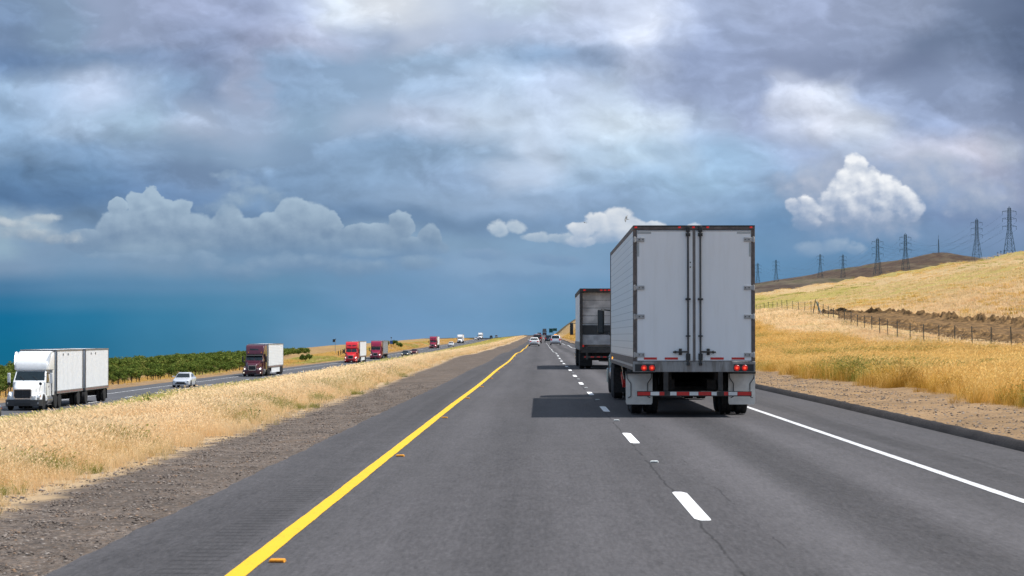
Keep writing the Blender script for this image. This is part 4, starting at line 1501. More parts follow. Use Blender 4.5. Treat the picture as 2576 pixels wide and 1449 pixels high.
# doors
for s in (-1, 1):
    x0, x1 = (.012, HW - .072)
    d = MB().box(min(s * x0, s * x1), max(s * x0, s * x1), -.028, .05, 1.185, 3.962)
    do = d.build('door', 'door_white', bo, bevel=.012)
    ed = MB()
    for xx in (s * .018, s * (HW - .080)):
        ed.box(xx - .006, xx + .006, -.036, -.029, 1.19, 3.955)
    ed.box(min(s * .03, s * 1.2), max(s * .03, s * 1.2), -.036, -.029, 3.94, 3.952)
    ed.split('door_edge', 'grey_steel', do)
    for zz in (3.76, 2.737, 2.124, 1.312):
        hg = MB()
        hg.box(min(s * 1.055, s * 1.288), max(s * 1.055, s * 1.288), -.052, -.031, zz - .045, zz + .045)
        hg.cyl((s * 1.262, -.045, zz - .06), (s * 1.262, -.045, zz + .06), .022, 10)
        ho = hg.build('hinge', 'hinge_steel', do, bevel=.004)
        bt = MB()
        for xx in (1.085, 1.165):
            bt.cyl((s * xx, -.058, zz), (s * xx, -.05, zz), .013, 8)
        bt.split('bolt', 'dark_steel', ho)
    xr = s * .131
    rd = MB().cyl((xr, -.075, 1.10), (xr, -.075, 4.02), .021, 12)
    ro = rd.build('lock_rod', 'rod_steel', do)
    kp_ = MB()
    kp_.box(xr - .048, xr + .048, -.105, -.04, 3.83, 3.90).box(xr - .040, xr + .040, -.10, -.04, 3.915, 4.03)
    kp_.box(xr - .055, xr + .055, -.098, -.04, 2.475, 2.515)
    kp_.box(xr - .045, xr + .045, -.10, -.04, 1.20, 1.34).box(xr - .035, xr + .035, -.105, -.06, 1.09, 1.15)
    kp_.box(xr - .05, xr + .05, -.095, -.04, 1.70, 1.725)
    kp_.split('rod_bracket', 'black_plastic', ro, bevel=.006)
    hn = MB().bar((xr, -.095, 1.38), (s * .455, -.085, 1.37), .024, .034)
    hn.box(s * .295 - .032, s * .295 + .032, -.075, -.032, 1.31, 1.445)
    hn.box(s * .40 - .02, s * .40 + .02, -.07, -.032, 1.345, 1.40)
    hn.build('door_handle', 'dark_steel', do, bevel=.004)
    tp = MB()
    for a, b_ in ((.344, .625), (.792, 1.066)):
        tp.box(min(s * a, s * b_), max(s * a, s * b_), -.034, -.029, 1.212, 1.258)
    tp.build('reflective_stripe', 'red_tape', do)
    cp = MB()
    cp.box(min(s * .91, s * 1.20), max(s * .91, s * 1.20), -.033, -.029, 3.885, 3.925)
    cp.box(min(s * 1.165, s * 1.205), max(s * 1.165, s * 1.205), -.033, -.029, 3.40, 3.70)
    cp.split('corner_patch', 'patch_grey', do)
gk = MB().box(-.03, .03, -.034, -.026, 1.18, 3.96)
gk.build('door_seal', 'brown_frame', bo)
dt = MB()
for zz in (3.275, 3.175):
    dt.cyl((-.078, -.04, zz), (-.078, -.03, zz), .014, 10)
dt.split('rivet', 'black_plastic', bo)
for xx in (-1.235, -.31, -.012, .29, 1.21):
    MB().box(xx - .028, xx + .028, -.05, -.036, 4.005, 4.035).build('marker_light', 'marker_lamp', bo, bevel=.005)
# under-run guard
ug = MB().box(-1.215, 1.21, -.09, .0, .435, .545)
uo = ug.build('underrun_guard', 'dark_steel', t, bevel=.008)
xe = [-1.205, -.93, -.74, -.635, -.52, -.375, -.105, .085, .355, .475, .56, .70, .92, 1.20]
tr, tw = MB(), MB()
for a, b_, k in ((-1.205, -.935, 'r'), (-.93, -.745, 'w'), (-.74, -.64, 'r'), (-.515, -.38, 'w'), (-.375, -.11, 'r'), (-.105, .08, 'w'), (.085, .355, 'r'), (.36, .47, 'w'), (.625, .715, 'r'), (.72, .905, 'w'), (.91, 1.20, 'r')):
    (tr if k == 'r' else tw).box(a, b_, -.095, -.0905, .455, .53)
tr.build('red_stripe', 'red_tape', uo)
tw.build('white_stripe', 'white_tape', uo)
for xx in (-.60, .555):
    po = MB().box(xx - .05, xx + .05, -.06, .05, .55, .95)
    po.bar((xx, .05, .60), (xx, .9, .95), .06)
    po.build('guard_post', 'dark_steel', t, bevel=.006)
# suspension and floor
un = MB()
un.box(-HW + .06, HW - .06, .2, LT - .3, 1.02, 1.15)
for s in (-1, 1):
    un.box(s * .52 - .06, s * .52 + .06, .3, 5.5, .78, 1.02)
    un.box(s * .45 - .10, s * .45 + .10, 1.0, 4.4, .55, .78)
for y in (1.95, 3.25):
    un.box(-.95, .95, y - .08, y + .08, .44, .60)
    un.cyl((-.3, y + .3, .62), (.3, y + .3, .62), .10, 10)
un.box(-.9, .9, 4.3, 4.34, .45, 1.0)
un.build('trailer_frame', 'undercarriage', t)
for s in (-1, 1):
    fl = MB()
    fl.loft([[(s * 1.115 + a * .29, 1.18 + b_ * .012, z) for a, z in ((-1, .27), (-.93, .225), (.93, .225), (1, .27), (1, .90), (-1, .90))] for b_ in (-1, 1)])
    fo = fl.build('mud_flap', 'flap_white', t)
    br = MB()
    br.box(s * 1.115 - .30, s * 1.115 + .30, 1.10, 1.165, .895, .945)
    for k in (-1, 1):
        pts = [(s * 1.115 + k * .27, .90), (s * 1.115 + k * .265, .80), (s * 1.115 + k * .18, .68), (s * 1.115 + k * .18, .40), (s * 1.115 + k * .24, .37)]
        for (xa, za), (xb, zb_) in zip(pts[:-1], pts[1:]):
            br.bar((xa, 1.155, za), (xb, 1.155, zb_), .014)
    br.build('flap_bracket', 'black_plastic', fo)
    lg = MB().bar((s * .9, 11.4, 1.0), (s * .9, 11.4, .40), .12).bar((s * .9, 11.35, .9), (s * .9, 10.6, 1.05), .06)
    lg.box(s * .9 - .13, s * .9 + .13, 11.25, 11.55, .34, .40)
    lg.build('landing_leg', 'dark_steel', t)
    MB().cyl((s * (HW + .004), 12.8, 1.12), (s * (HW + .03), 12.8, 1.12), .035, 10).build('side_marker', 'amber_lamp', t)
MB().bar((-1.10, 9.6, .62), (-1.10, 11.0, 1.02), .07).build('crank_handle', 'polished_aluminium', t)
MB().bar((-1.10, 9.5, .46), (-1.10, 10.6, .72), .12).build('tail_brace', 'red_tape', t)
duals(t, 1.95, .53, HW)
duals(t, 3.25, .53, HW)
# its tractor: front bumper 21.6 m from the rear doors
tt = bpy.data.objects.new('tractor', None)
COL.objects.link(tt)
tt.parent = t
tt.location = (0, LT + 6.0, 0)
tractor(tt, 'teal_paint', 'tall', 'mesh', False, 'chrome', 'teal_paint', 7.6)
# flatten: the tractor's pieces are parts of the truck itself
for ch in list(tt.children):
    ch.parent = t
    ch.location = ch.location + tt.location
bpy.data.objects.remove(tt)

# ---------------------------------------------------------------- the second truck ahead: liftgate trailer
loc, rot = on_road(3.36, 113.5)
t = thing('semi_truck', 'grey dirty box truck with roll-up rear door ahead of the large trailer', 'truck', loc, rot, 'trucks on the near carriageway')
L2 = 15.2
W2 = 1.29
b2 = MB().box(-W2 + .03, W2 - .03, .25, L2, 1.15, 4.16).build('trailer_box', 'trailer_white', t)
r_ = MB()
for s in (-1, 1):
    r_.box(s * (W2 - .012) - .015, s * (W2 - .012) + .015, .1, L2, 1.0, 1.42)
r_.build('side_rail', 'grey_steel', b2)
r3 = MB()
for s in (-1, 1):
    r3.box(s * (W2 - .012) - .016, s * (W2 - .012) + .016, .09, L2 + .01, 3.96, 4.17)
    r3.box(s * (W2 - .07) - .07, s * (W2 - .07) + .07, -.30, .24, .98, 4.02)
r3.box(-W2, W2, -.32, .28, 4.0, 4.18)
r3.build('rear_frame', 'dark_steel', b2, bevel=.01)
for xx in (-1.05, -.18, .02, .22, 1.05):
    MB().box(xx - .06, xx + .06, -.34, -.318, 4.06, 4.12).build('marker_light', 'marker_lamp', b2)
dr = MB()
n = 7
for k in range(n):
    z0 = 1.15 + (3.98 - 1.15) * k / n
    dr.box(-W2 + .15, W2 - .15, .16, .20, z0 + .008, z0 + (3.98 - 1.15) / n - .008)
do = dr.build('door', 'grimy_grey', b2, bevel=.01)
MB().box(-W2 + .14, W2 - .14, .19, .24, 1.15, 3.98).build('door_gap', 'black_plastic', do)
# scuffed heart-shaped patch mark on the door
pm_ = MB()
pts = [(-.80, 2.42), (-.68, 2.34), (-.56, 2.25), (-.47, 2.16), (-.42, 2.28), (-.40, 2.40), (-.50, 2.45)]
for (xa, za), (xb, zb_) in zip(pts[:-1], pts[1:]):
    pm_.bar((xa, .157, za), (xb, .157, zb_), .02, .004)
pm_.build('scuff', 'grey_steel', do)
lg_ = MB().box(-W2 + .12, W2 - .12, -.16, -.06, 1.26, 1.78)
lo = lg_.build('liftgate', 'plate_grey', t, bevel=.015)
MB().box(-W2 + .10, W2 - .10, -.05, .14, 1.80, 2.28).build('liftgate_panel', 'black_plastic', lo)
la = MB()
for s in (-1, 1):
    la.box(s * .92 - .05, s * .92 + .05, -.12, .10, .5, 1.25)
la.box(-W2 + .05, W2 - .05, -.10, .2, .85, 1.15)
la.split('liftgate_arm', 'dark_steel', lo)
ug = MB().box(-1.1, 1.15, -.1, -.03, .58, .68)
uo = ug.build('underrun_guard', 'dark_steel', t)
ur = MB()
for k in range(7):
    ur.box(-1.05 + k * .32, -1.05 + k * .32 + .18, -.105, -.101, .60, .66)
ur.build('red_stripe', 'red_tape', uo)
for s in (-1, 1):
    for zz in (.95, 1.2):
        MB().box(s * 1.12 - .05, s * 1.12 + .05, -.05, -.02, zz - .06, zz + .06).build('tail_light', 'tail_lamp', t)
    MB().box(s * .95 - .33, s * .95 + .33, .95, .97, .16, .95).build('mud_flap', 'black_rubber', t)
un = MB().box(-W2 + .06, W2 - .06, .3, L2 - .3, 1.0, 1.14)
un.box(-.6, .6, .6, 4.5, .55, 1.0)
for y in (1.6, 2.9):
    un.box(-.95, .95, y - .08, y + .08, .44, .60)
un.cyl((-.3, -.02, .45), (.9, .4, .42), .05, 8)
un.build('trailer_frame', 'undercarriage', t)
duals(t, 1.6, .52, W2)
duals(t, 2.9, .52, W2)
tt = bpy.data.objects.new('tractor', None)
COL.objects.link(tt)
tt.location = (0, L2 + 4.4, 0)
tractor(tt, 'blue_paint', 'tall', 'bars', False, 'chrome', 'chrome', 7.6)
for ch in list(tt.children):
    ch.parent = t
    ch.location = ch.location + tt.location
bpy.data.objects.remove(tt)

# ---------------------------------------------------------------- cars


def car(name, label, x, y, oncoming, paint, kind='sedan', cat='car', group=None, lamps=False, tail=True, rack=False, ladder=False):
    loc, rot = on_road(x, y, oncoming)
    t = thing(name, label, cat, loc, rot, group)
    # body height profile along the car: (y from the nose back, top of the lower body, half width, underside)
    if kind == 'sedan':
        Lc, Hc = 4.7, 1.45
        low = [(-.02, .62, .58, .30), (-.12, .70, .78, .22), (-.5, .76, .86, .20), (-1.3, .90, .89, .19), (-2.4, .94, .90, .19), (-3.7, .96, .90, .19), (-4.3, .98, .86, .22), (-4.62, .93, .78, .28), (-4.70, .72, .70, .34)]
        roof = [(-1.25, .90, .78), (-2.05, 1.36, .62), (-2.55, 1.45, .58), (-3.15, 1.43, .58), (-3.6, 1.34, .60), (-4.15, .98, .74)]
    elif kind == 'suv':
        Lc, Hc = 4.8, 1.82
        low = [(-.02, .78, .68, .36), (-.12, .92, .86, .30), (-.5, 1.0, .93, .26), (-1.35, 1.10, .95, .25), (-2.4, 1.12, .95, .25), (-4.3, 1.14, .95, .25), (-4.70, 1.12, .92, .32), (-4.80, .82, .88, .40)]
        roof = [(-1.30, 1.08, .84), (-1.95, 1.70, .72), (-2.5, 1.80, .68), (-3.6, 1.82, .68), (-4.35, 1.76, .68), (-4.72, 1.14, .82)]
    elif kind == 'pickup':
        Lc, Hc = 5.6, 1.85
        low = [(-.02, .85, .72, .42), (-.12, 1.0, .90, .36), (-.5, 1.08, .96, .32), (-1.6, 1.16, .98, .30), (-3.2, 1.16, .98, .30), (-5.4, 1.16, .98, .32), (-5.60, 1.14, .95, .45)]
        roof = [(-1.55, 1.14, .86), (-2.2, 1.74, .74), (-2.7, 1.84, .70), (-3.3, 1.82, .70), (-3.55, 1.14, .84)]
    else:
        Lc, Hc = 5.3, 2.1
        low = [(-.02, .9, .7, .36), (-.12, 1.0, .90, .30), (-.9, 1.15, .96, .26), (-2.4, 1.2, .98, .25), (-5.1, 1.2, .98, .28), (-5.3, 1.1, .95, .36)]
        roof = [(-.85, 1.13, .88), (-1.75, 1.95, .80), (-2.4, 2.08, .78), (-4.7, 2.1, .78), (-5.15, 2.0, .78), (-5.26, 1.2, .9)]
    b = MB().loft([rrect(hw, z0, zt, .13, yy, .08, 3) for yy, zt, hw, z0 in low])
    body = b.build('body', paint, t, smooth=50)
    # roof and pillars
    r = MB()
    secs = []
    for yy, z, hw in roof:
        zb = np.interp(-yy, [-l[0] for l in low], [l[1] for l in low]) - .04
        bw = np.interp(-yy, [-l[0] for l in low], [l[2] for l in low]) - .05
        z = max(z, zb + .02)
        secs.append([(bw, yy, zb), (hw + .03, yy, z - .06), (hw - .05, yy, z), (-hw + .05, yy, z), (-hw - .03, yy, z - .06), (-bw, yy, zb)])
    r.loft(secs)
    cab = r.build('roof', paint, body, smooth=50)

    def pane(q, nm):
        q = [Vector(v) for v in q]
        n = (q[1] - q[0]).cross(q[2] - q[0]).normalized()
        c = sum(q, Vector()) / 4
        if n.dot(c - Vector((0, -Lc * .52, .9))) < 0:
            n = -n
        MB().loft([[v + n * .016 for v in q], [v - n * .012 for v in q]]).build(nm, 'glass_dark', body)
    def slope(r0, r1, nm):
        (ya, za, wa), (yb, zb, wb) = r0, r1
        za = max(za, float(np.interp(-ya, [-l[0] for l in low], [l[1] for l in low])) - .02)
        q = []
        for t, s in ((.10, -1), (.10, 1), (.93, 1), (.93, -1)):
            q.append((s * (wa + (wb - wa) * t - .07), ya + (yb - ya) * t, za + (zb - za) * t))
        pane(q, nm)
    slope(roof[0], roof[1], 'windshield')
    slope(roof[-1], roof[-2], 'rear_window')
    belt = low[3][1] + .07
    for s in (-1, 1):
        y1, y2 = roof[0][0] - .42, roof[-1][0] + .42
        ym = (roof[1][0] + roof[-2][0]) / 2
        for (p0, p1, p2, p3) in (((y1 - .15, 0), (roof[1][0] - .12, 1), (ym + .04, 1), (ym + .04, 0)), ((ym - .04, 0), (ym - .04, 1), (roof[-2][0] + .05, 1), (y2 - .05, 0))):
            q = []
            for yy, up in (p0, p1, p2, p3):
                z = belt + .02 if not up else np.interp(-yy, [-k[0] for k in roof], [k[1] for k in roof]) - .14
                hb = np.interp(-yy, [-l[0] for l in low], [l[2] for l in low]) - .05
                hr = np.interp(-yy, [-k[0] for k in roof], [k[2] for k in roof]) + .03
                zt = np.interp(-yy, [-k[0] for k in roof], [k[1] for k in roof]) - .06
                zb0 = np.interp(-yy, [-l[0] for l in low], [l[1] for l in low]) - .04
                f = (z - zb0) / max(.05, zt - zb0)
                q.append((s * (hb + (hr - hb) * f), yy, z))
            pane(q, 'side_window')
        nose, tl = low[1], low[-2]
        hl = MB().box(s * (nose[2] - .20) - .17, s * (nose[2] - .20) + .17, -.24, -.055, nose[1] - .16, nose[1] - .03)
        hlo = hl.build('headlight', 'head_lamp' if lamps else 'head_glass', t, bevel=.03)
        tlz = low[-1][1] + (.0 if kind == 'sedan' else .05)
        MB().box(s * (tl[2] - .15) - .15, s * (tl[2] - .15) + .15, low[-1][0] - .015, low[-1][0] + .12, tlz - .02, tlz + .15 + (.12 if kind != 'sedan' else 0)).build('tail_light', 'tail_lamp', t, bevel=.03)
        MB().box(s * (low[3][2] + .11) - .10, s * (low[3][2] + .11) + .10, roof[0][0] - .55, roof[0][0] - .40, belt + .0, belt + .13).build('mirror', paint, t, bevel=.03)
        rw = .33 if kind == 'sedan' else .38
        for yy in (-.95, -Lc + 1.05):
            wheel(t, s * (low[3][2] - .10), yy, rw, .22, s, 'polished_aluminium', .3)
        ar = MB()
        for yy in (-.95, -Lc + 1.05):
            ar.lathe([(-.012, .02), (-.012, rw + .06), (.012, rw + .06), (.012, .02)], 20, 0, 'x', (s * (low[3][2] - .006), yy, rw))
        ar.build('wheel_arch', 'black_plastic', body)
    MB().box(-.42, .42, -.06, .004, low[0][1] - .22, low[0][1] - .08).build('grille', 'black_plastic', t, bevel=.02)
    MB().box(-.55, .55, -.08, -.005, low[0][3] + .02, low[0][3] + .12).build('air_intake', 'black_plastic', t, bevel=.02)
    MB().box(-.16, .16, -Lc - .008, -Lc + .02, low[-1][1] - .10, low[-1][1] + .02).build('number_plate', 'plate_white', t)
    MB().box(-low[-2][2] + .06, low[-2][2] - .06, -Lc - .02, -Lc + .3, low[-1][3] - .02, low[-1][3] + .10).build('rear_bumper', 'bumper_grey', t, bevel=.03)
    if rack:
        rk = MB()
        for s in (-1, 1):
            rk.box(s * .6 - .02, s * .6 + .02, roof[-2][0] + .2, roof[1][0] - .1, Hc + .02, Hc + .06)
        for yy in (roof[1][0] - .3, roof[-2][0] + .4):
            rk.box(-.62, .62, yy - .03, yy + .03, Hc + .02, Hc + .06)
        rk.build('roof_rack', 'black_plastic', t)
        MB().box(-.28, .28, -3.0, -2.75, Hc + .07, Hc + .16).build('beacon', 'amber_lamp', t, bevel=.03)
    return t


OG, NG = 'cars on the opposite carriageway', 'cars on the near carriageway'
car('car', 'silver sedan coming between the white double-trailer truck and the maroon truck', -35.2, 214, True, 'silver_paint', 'sedan', group=OG)
car('car', 'dark car cut off by the frame edge in front of the white truck', -32.5, 124, True, 'navy_paint', 'sedan', group=OG)
car('car', 'dark grey car with lit headlights behind the crimson truck', -32.6, 528, True, 'navy_paint', 'sedan', group=OG, lamps=True)
car('car', 'dark red car just behind the dark grey car with headlights', -32.6, 566, True, 'dark_red_paint', 'sedan', group=OG, lamps=True)
car('pickup_truck', 'white pickup on the opposite road behind the small red truck', -32.9, 808, True, 'white_paint', 'pickup', 'pickup', OG)
car('car', 'dark car beside the farthest white truck', -34.8, 1240, True, 'navy_paint', 'sedan', group=OG, lamps=True)
car('pickup_truck', 'pale pickup with roof rack just behind the dark car near the farthest white truck', -37.1, 1275, True, 'silver_paint', 'pickup', 'pickup', OG, lamps=True)
car('car', 'tiny dark car farther off than the farthest white truck', -33.0, 1480, True, 'navy_paint', 'suv', group=OG)
car('van', 'tiny white van last of all on the opposite road', -30.5, 1530, True, 'white_paint', 'van', 'van', OG)
car('car', 'white sedan seen from behind beside the yellow line', -.95, 376, False, 'white_paint', 'sedan', group=NG)
car('suv', 'silver suv with roof bars and orange beacon in the right lane', 2.85, 400, False, 'silver_paint', 'suv', 'suv', NG, rack=True)
car('van', 'dark red van directly ahead of the white sedan', -.55, 500, False, 'dark_red_paint', 'van', 'van', NG)
car('car', 'dark car in the right lane ahead of the silver suv', 2.2, 560, False, 'navy_paint', 'suv', group=NG)
car('pickup_truck', 'small white pickup ahead of the dark red van', -.9, 800, False, 'white_paint', 'pickup', 'pickup', NG)
car('van', 'small dark van ahead in the left lane near the crest', -.3, 1020, False, 'navy_paint', 'van', 'van', NG)
# the far truck with a stepped load, seen from behind on the crest
loc, rot = on_road(3.0, 1395)
t = thing('flatbed_truck', 'distant grey truck seen from behind on the crest of the road', 'truck', loc, rot, 'trucks on the near carriageway')
MB().box(-1.28, 1.28, 0, 12, 1.0, 1.3).build('flat_deck', 'dark_steel', t)
ld = MB().box(-1.2, 1.2, 3.2, 11.5, 1.31, 4.1)
for k in range(4):
    ld.box(-1.22, 1.22, 3.15, 3.19, 1.55 + k * .62, 1.62 + k * .62)
ld.build('cargo_box', 'grey_steel', t)
MB().box(-1.05, 1.05, .2, 2.9, 1.31, 2.2).build('crate', 'patch_grey', t)
tt = bpy.data.objects.new('tractor', None)
COL.objects.link(tt)
tt.location = (0, 17.4, 0)
tractor(tt, 'maroon_paint', 'tall', 'bars', False, 'chrome', None, 7.6)
for ch in list(tt.children):
    ch.parent = t
    ch.location = ch.location + tt.location
bpy.data.objects.remove(tt)
MB().box(-1.25, 1.25, -.05, .02, .55, .8).build('rear_bumper', 'red_tape', t)
duals(t, 1.4)
duals(t, 2.7)
# ------------------------------------------------------------------ raised road markers


def marker_mesh(mat):
    mb = MB()
    a, b, h = .055, .05, .022
    mb.loft([[(-a, -b, 0), (a, -b, 0), (a, b, 0), (-a, b, 0)], [(-a * .95, -b * .6, h * .7), (a * .95, -b * .6, h * .7), (a * .95, b * .6, h * .7), (-a * .95, b * .6, h * .7)],
             [(-a * .8, -b * .4, h), (a * .8, -b * .4, h), (a * .8, b * .4, h), (-a * .8, b * .4, h)]])
    return mb.mesh('road_marker', [mat], smooth=0)


my, mw = marker_mesh('reflector_yellow'), marker_mesh('reflector_white')
lens = MB().box(-.048, .048, -.054, -.040, .004, .015).mesh('lens', ['amber_lens'], 0)
lensw = MB().box(-.048, .048, -.054, -.040, .004, .015).mesh('lens', ['patch_grey'], 0)
ordn = ['nearest', 'second', 'third', 'fourth', 'fifth']
for k in range(18):
    y = 16.7 + 14.65 * k
    o = inst('road_marker', my, None, (-2.0, y, float(zr(y)) + G * y + .003), (PITCH, 0, 0))
    o.scale = (1.12, 1.12, 1.12)
    inst('lens', lens, o)
    lb = ('small yellow raised marker by the yellow line, %s one from the bottom of the photo' % ordn[k]) if k < 5 else 'tiny yellow raised marker far along the yellow line beyond the fifth one'
    tag(o, lb, 'road marker', 'yellow markers beside the yellow line')
for k in range(18):
    y = 29.9 + 14.7 * k
    o = inst('road_marker', mw, None, (1.56, y, float(zr(y)) + G * y + .003), (PITCH, 0, 0))
    inst('lens', lensw, o)
    lb = ('small white raised marker between lane dashes, %s one from the bottom of the photo' % ordn[k]) if k < 5 else 'tiny white raised marker far along the dashed line beyond the fifth one'
    tag(o, lb, 'road marker', 'white markers between the dashes')

# ------------------------------------------------------------------ grass (GN instancing of small tufts on scattered points)
HID = bpy.data.collections.new('tuft_sources')     # never linked to the scene: only the scattered grass shows


def tuft(seed, n, h, spread, wid, mat, head=0.5, lean=0.35, wind=0.0):
    rs = random.Random(seed)
    mb = MB()
    for _ in range(n):
        a = rs.uniform(0, 2 * math.pi)
        r = spread * math.sqrt(rs.random())
        w0 = wind
        bx_, by_ = r * math.cos(a), r * math.sin(a)
        hh = h * rs.uniform(.45, 1.05)
        la = rs.gauss(0, .7) if rs.random() < w0 else a + rs.gauss(0, .8)
        ln = hh * lean * rs.uniform(.2, 1.2)
        dx, dy = math.cos(la), math.sin(la)
        w = wid * rs.uniform(.6, 1.3)
        fa = rs.uniform(0, math.pi)
        px, py = math.cos(fa) * w / 2, math.sin(fa) * w / 2
        m1 = (bx_ + dx * ln * .35, by_ + dy * ln * .35, hh * .6)
        tp = (bx_ + dx * ln, by_ + dy * ln, hh)
        vs = [(bx_ - px, by_ - py, -.03), (bx_ + px, by_ + py, -.03), (m1[0] + px * .75, m1[1] + py * .75, m1[2]), (m1[0] - px * .75, m1[1] - py * .75, m1[2]), tp]
        fs = [(0, 1, 2, 3), (3, 2, 4)]
        if rs.random() < head:
            hw_ = w * 1.5
            e = (tp[0] + dx * hh * .12, tp[1] + dy * hh * .12, hh * 1.10)
            c = [(tp[i] + e[i]) / 2 for i in range(3)]
            b0 = len(vs)
            vs += [tp, (c[0] + math.cos(fa) * hw_, c[1] + math.sin(fa) * hw_, c[2]), e, (c[0] - math.cos(fa) * hw_, c[1] - math.sin(fa) * hw_, c[2])]
            fs.append((b0, b0 + 1, b0 + 2, b0 + 3))
        mb.add(vs, fs)
    me = bpy.data.meshes.new('grass_tuft')
    me.from_pydata(mb.v, [], mb.f)
    me.materials.append(MATS[mat])
    o = bpy.data.objects.new('grass_tuft', me)
    HID.objects.link(o)
    return o


def scatter(name, tufts, pts, scl, idx, label=None, turn=6.283):
    """one stuff object: points carrying scale / turn / tuft choice, instanced by geometry nodes"""
    col = bpy.data.collections.new(name + '_tufts')
    for i, o in enumerate(tufts):
        c = o.copy()
        c.name = 'grass_tuft_%02d' % i
        col.objects.link(c)
    me = bpy.data.meshes.new(name)
    n = len(pts)
    me.vertices.add(n)
    me.vertices.foreach_set('co', np.asarray(pts, np.float32).ravel())
    for nm, typ, val in (('sc', 'FLOAT', scl), ('tw', 'FLOAT', rng.uniform(-.6, .6, n) if turn is None else rng.uniform(0, turn, n)), ('ix', 'INT', idx)):
        at = me.attributes.new(nm, typ, 'POINT')
        at.data.foreach_set('value', np.asarray(val))
    o = bpy.data.objects.new(name, me)
    COL.objects.link(o)
    g = bpy.data.node_groups.new(name, 'GeometryNodeTree')
    g.interface.new_socket('Geometry', in_out='INPUT', socket_type='NodeSocketGeometry')
    g.interface.new_socket('Geometry', in_out='OUTPUT', socket_type='NodeSocketGeometry')
    gi, go = g.nodes.new('NodeGroupInput'), g.nodes.new('NodeGroupOutput')
    ip = g.nodes.new('GeometryNodeInstanceOnPoints')
    ci = g.nodes.new('GeometryNodeCollectionInfo')
    ci.inputs['Collection'].default_value = col
    ci.inputs['Separate Children'].default_value = True
    ci.inputs['Reset Children'].default_value = True
    ip.inputs['Pick Instance'].default_value = True

    def att(nm, typ):
        a = g.nodes.new('GeometryNodeInputNamedAttribute')
        a.data_type = typ
        a.inputs['Name'].default_value = nm
        return a.outputs['Attribute']
    cx = g.nodes.new('ShaderNodeCombineXYZ')
    g.links.new(att('tw', 'FLOAT'), cx.inputs['Z'])
    er = g.nodes.new('FunctionNodeEulerToRotation')
    g.links.new(cx.outputs[0], er.inputs[0])
    g.links.new(gi.outputs[0], ip.inputs['Points'])
    g.links.new(ci.outputs[0], ip.inputs['Instance'])
    g.links.new(att('ix', 'INT'), ip.inputs['Instance Index'])
    g.links.new(er.outputs[0], ip.inputs['Rotation'])
    g.links.new(att('sc', 'FLOAT'), ip.inputs['Scale'])
    g.links.new(ip.outputs[0], go.inputs[0])
    md = o.modifiers.new('scatter', 'NODES')
    md.node_group = g
    return tag(o, label, None, None, 'stuff')


def vnoise(x, y, s, seed=0):
    r = np.random.default_rng(seed)
    g = r.random((64, 64))
    u, v = np.asarray(x) / s, np.asarray(y) / s
    i, j = np.floor(u).astype(int), np.floor(v).astype(int)
    f, h = u - i, v - j
    f, h = f * f * (3 - 2 * f), h * h * (3 - 2 * h)
    i, j = i % 64, j % 64
    i1, j1 = (i + 1) % 64, (j + 1) % 64
    return (g[i, j] * (1 - f) + g[i1, j] * f) * (1 - h) + (g[i, j1] * (1 - f) + g[i1, j1] * f) * h


def bands(xa, xb, spec):
    """random points between x = xa and xb with a density (per m2) that falls off with distance"""
    out = []
    for y0, y1, dens in spec:
        n = int((xb - xa) * (y1 - y0) * dens)
        out.append(np.stack([rng.uniform(xa, xb, n), rng.uniform(y0, y1, n)], 1))
    p = np.concatenate(out)
    # only what the picture (with a margin) can see
    u = p[:, 0] / p[:, 1]
    return p[(u > -.31) & (u < .28)]


straw = [tuft(i, 34, .42, .13, .007, 'straw_blades', .55, .5) for i in range(5)]
strawB = [tuft(20 + i, 34, .46, .30, .016, 'straw_blades', .5, .5) for i in range(3)]
strawC = [tuft(30 + i, 34, .50, .65, .05, 'straw_blades', .4, .5) for i in range(2)]
tall = [tuft(40 + i, 34, .46, .22, .010, 'tall_blades', .6, .4) for i in range(3)]
tallB = [tuft(46 + i, 34, .52, .5, .03, 'tall_blades', .5, .4) for i in range(2)]
green = [tuft(50 + i, 40, .34, .18, .010, 'green_blades', .3, .6) for i in range(3)]
M_T = straw + strawB + strawC + tall + tallB + green          # 0-4, 5-7, 8-9, 10-12, 13-14, 15-17

p = bands(-29.2, -5.0, [(20, 45, 46), (45, 80, 30), (80, 150, 14), (150, 300, 5.5), (300, 600, 1.8), (600, 1000, .6), (1000, 1500, .3)])
x, y = p[:, 0], p[:, 1]
edge = np.interp(y, [20, 60, 100, 175, 400], [-5.1, -5.2, -5.7, -6.9, -7.8]) - .55 * vnoise(x * 0, y, 2.6, 1) - .45 * vnoise(x * 0, y, .7, 2)
keep = (x < edge) & ((x > -28.35 - .5 * vnoise(x * 0, y, 1.5, 5)))
keep &= rng.random(len(x)) < np.clip((edge - x) / 1.1, .12, 1)
x, y = x[keep], y[keep]
n = len(x)
r1 = rng.random(n)
idx = rng.integers(0, 5, n)
far = y > 80
idx = np.where(far, 5 + rng.integers(0, 3, n), idx)
idx = np.where(y > 300, 8 + rng.integers(0, 2, n), idx)
tl = x < -14.5 - 4.5 * (vnoise(x, y, 9, 3) - .5)
idx = np.where(tl, np.where(y > 180, 13 + rng.integers(0, 2, n), 10 + rng.integers(0, 3, n)), idx)
gr = (vnoise(x, y * .6, 1.3, 9) > .64) & (x > edge[keep] - 2.2) & (y < 260)
gr |= (vnoise(x, y * .5, 3.0, 12) > .80) & (x < -21) & (y < 350)
idx = np.where(gr & (r1 < .75), 15 + rng.integers(0, 3, n), idx)
dsc = np.clip((edge[keep] - x) / 1.5, .45, 1)
sc = rng.uniform(.75, 1.25, n) * dsc * (.75 + .5 * vnoise(x, y, 4.0, 4))
scatter('grass', M_T, np.stack([x, y, np.where(x > -9.3, gravel_z(x, y), Z(x, y)) - .01], 1), sc, idx, 'dry straw-coloured grass on the median between the two carriageways')

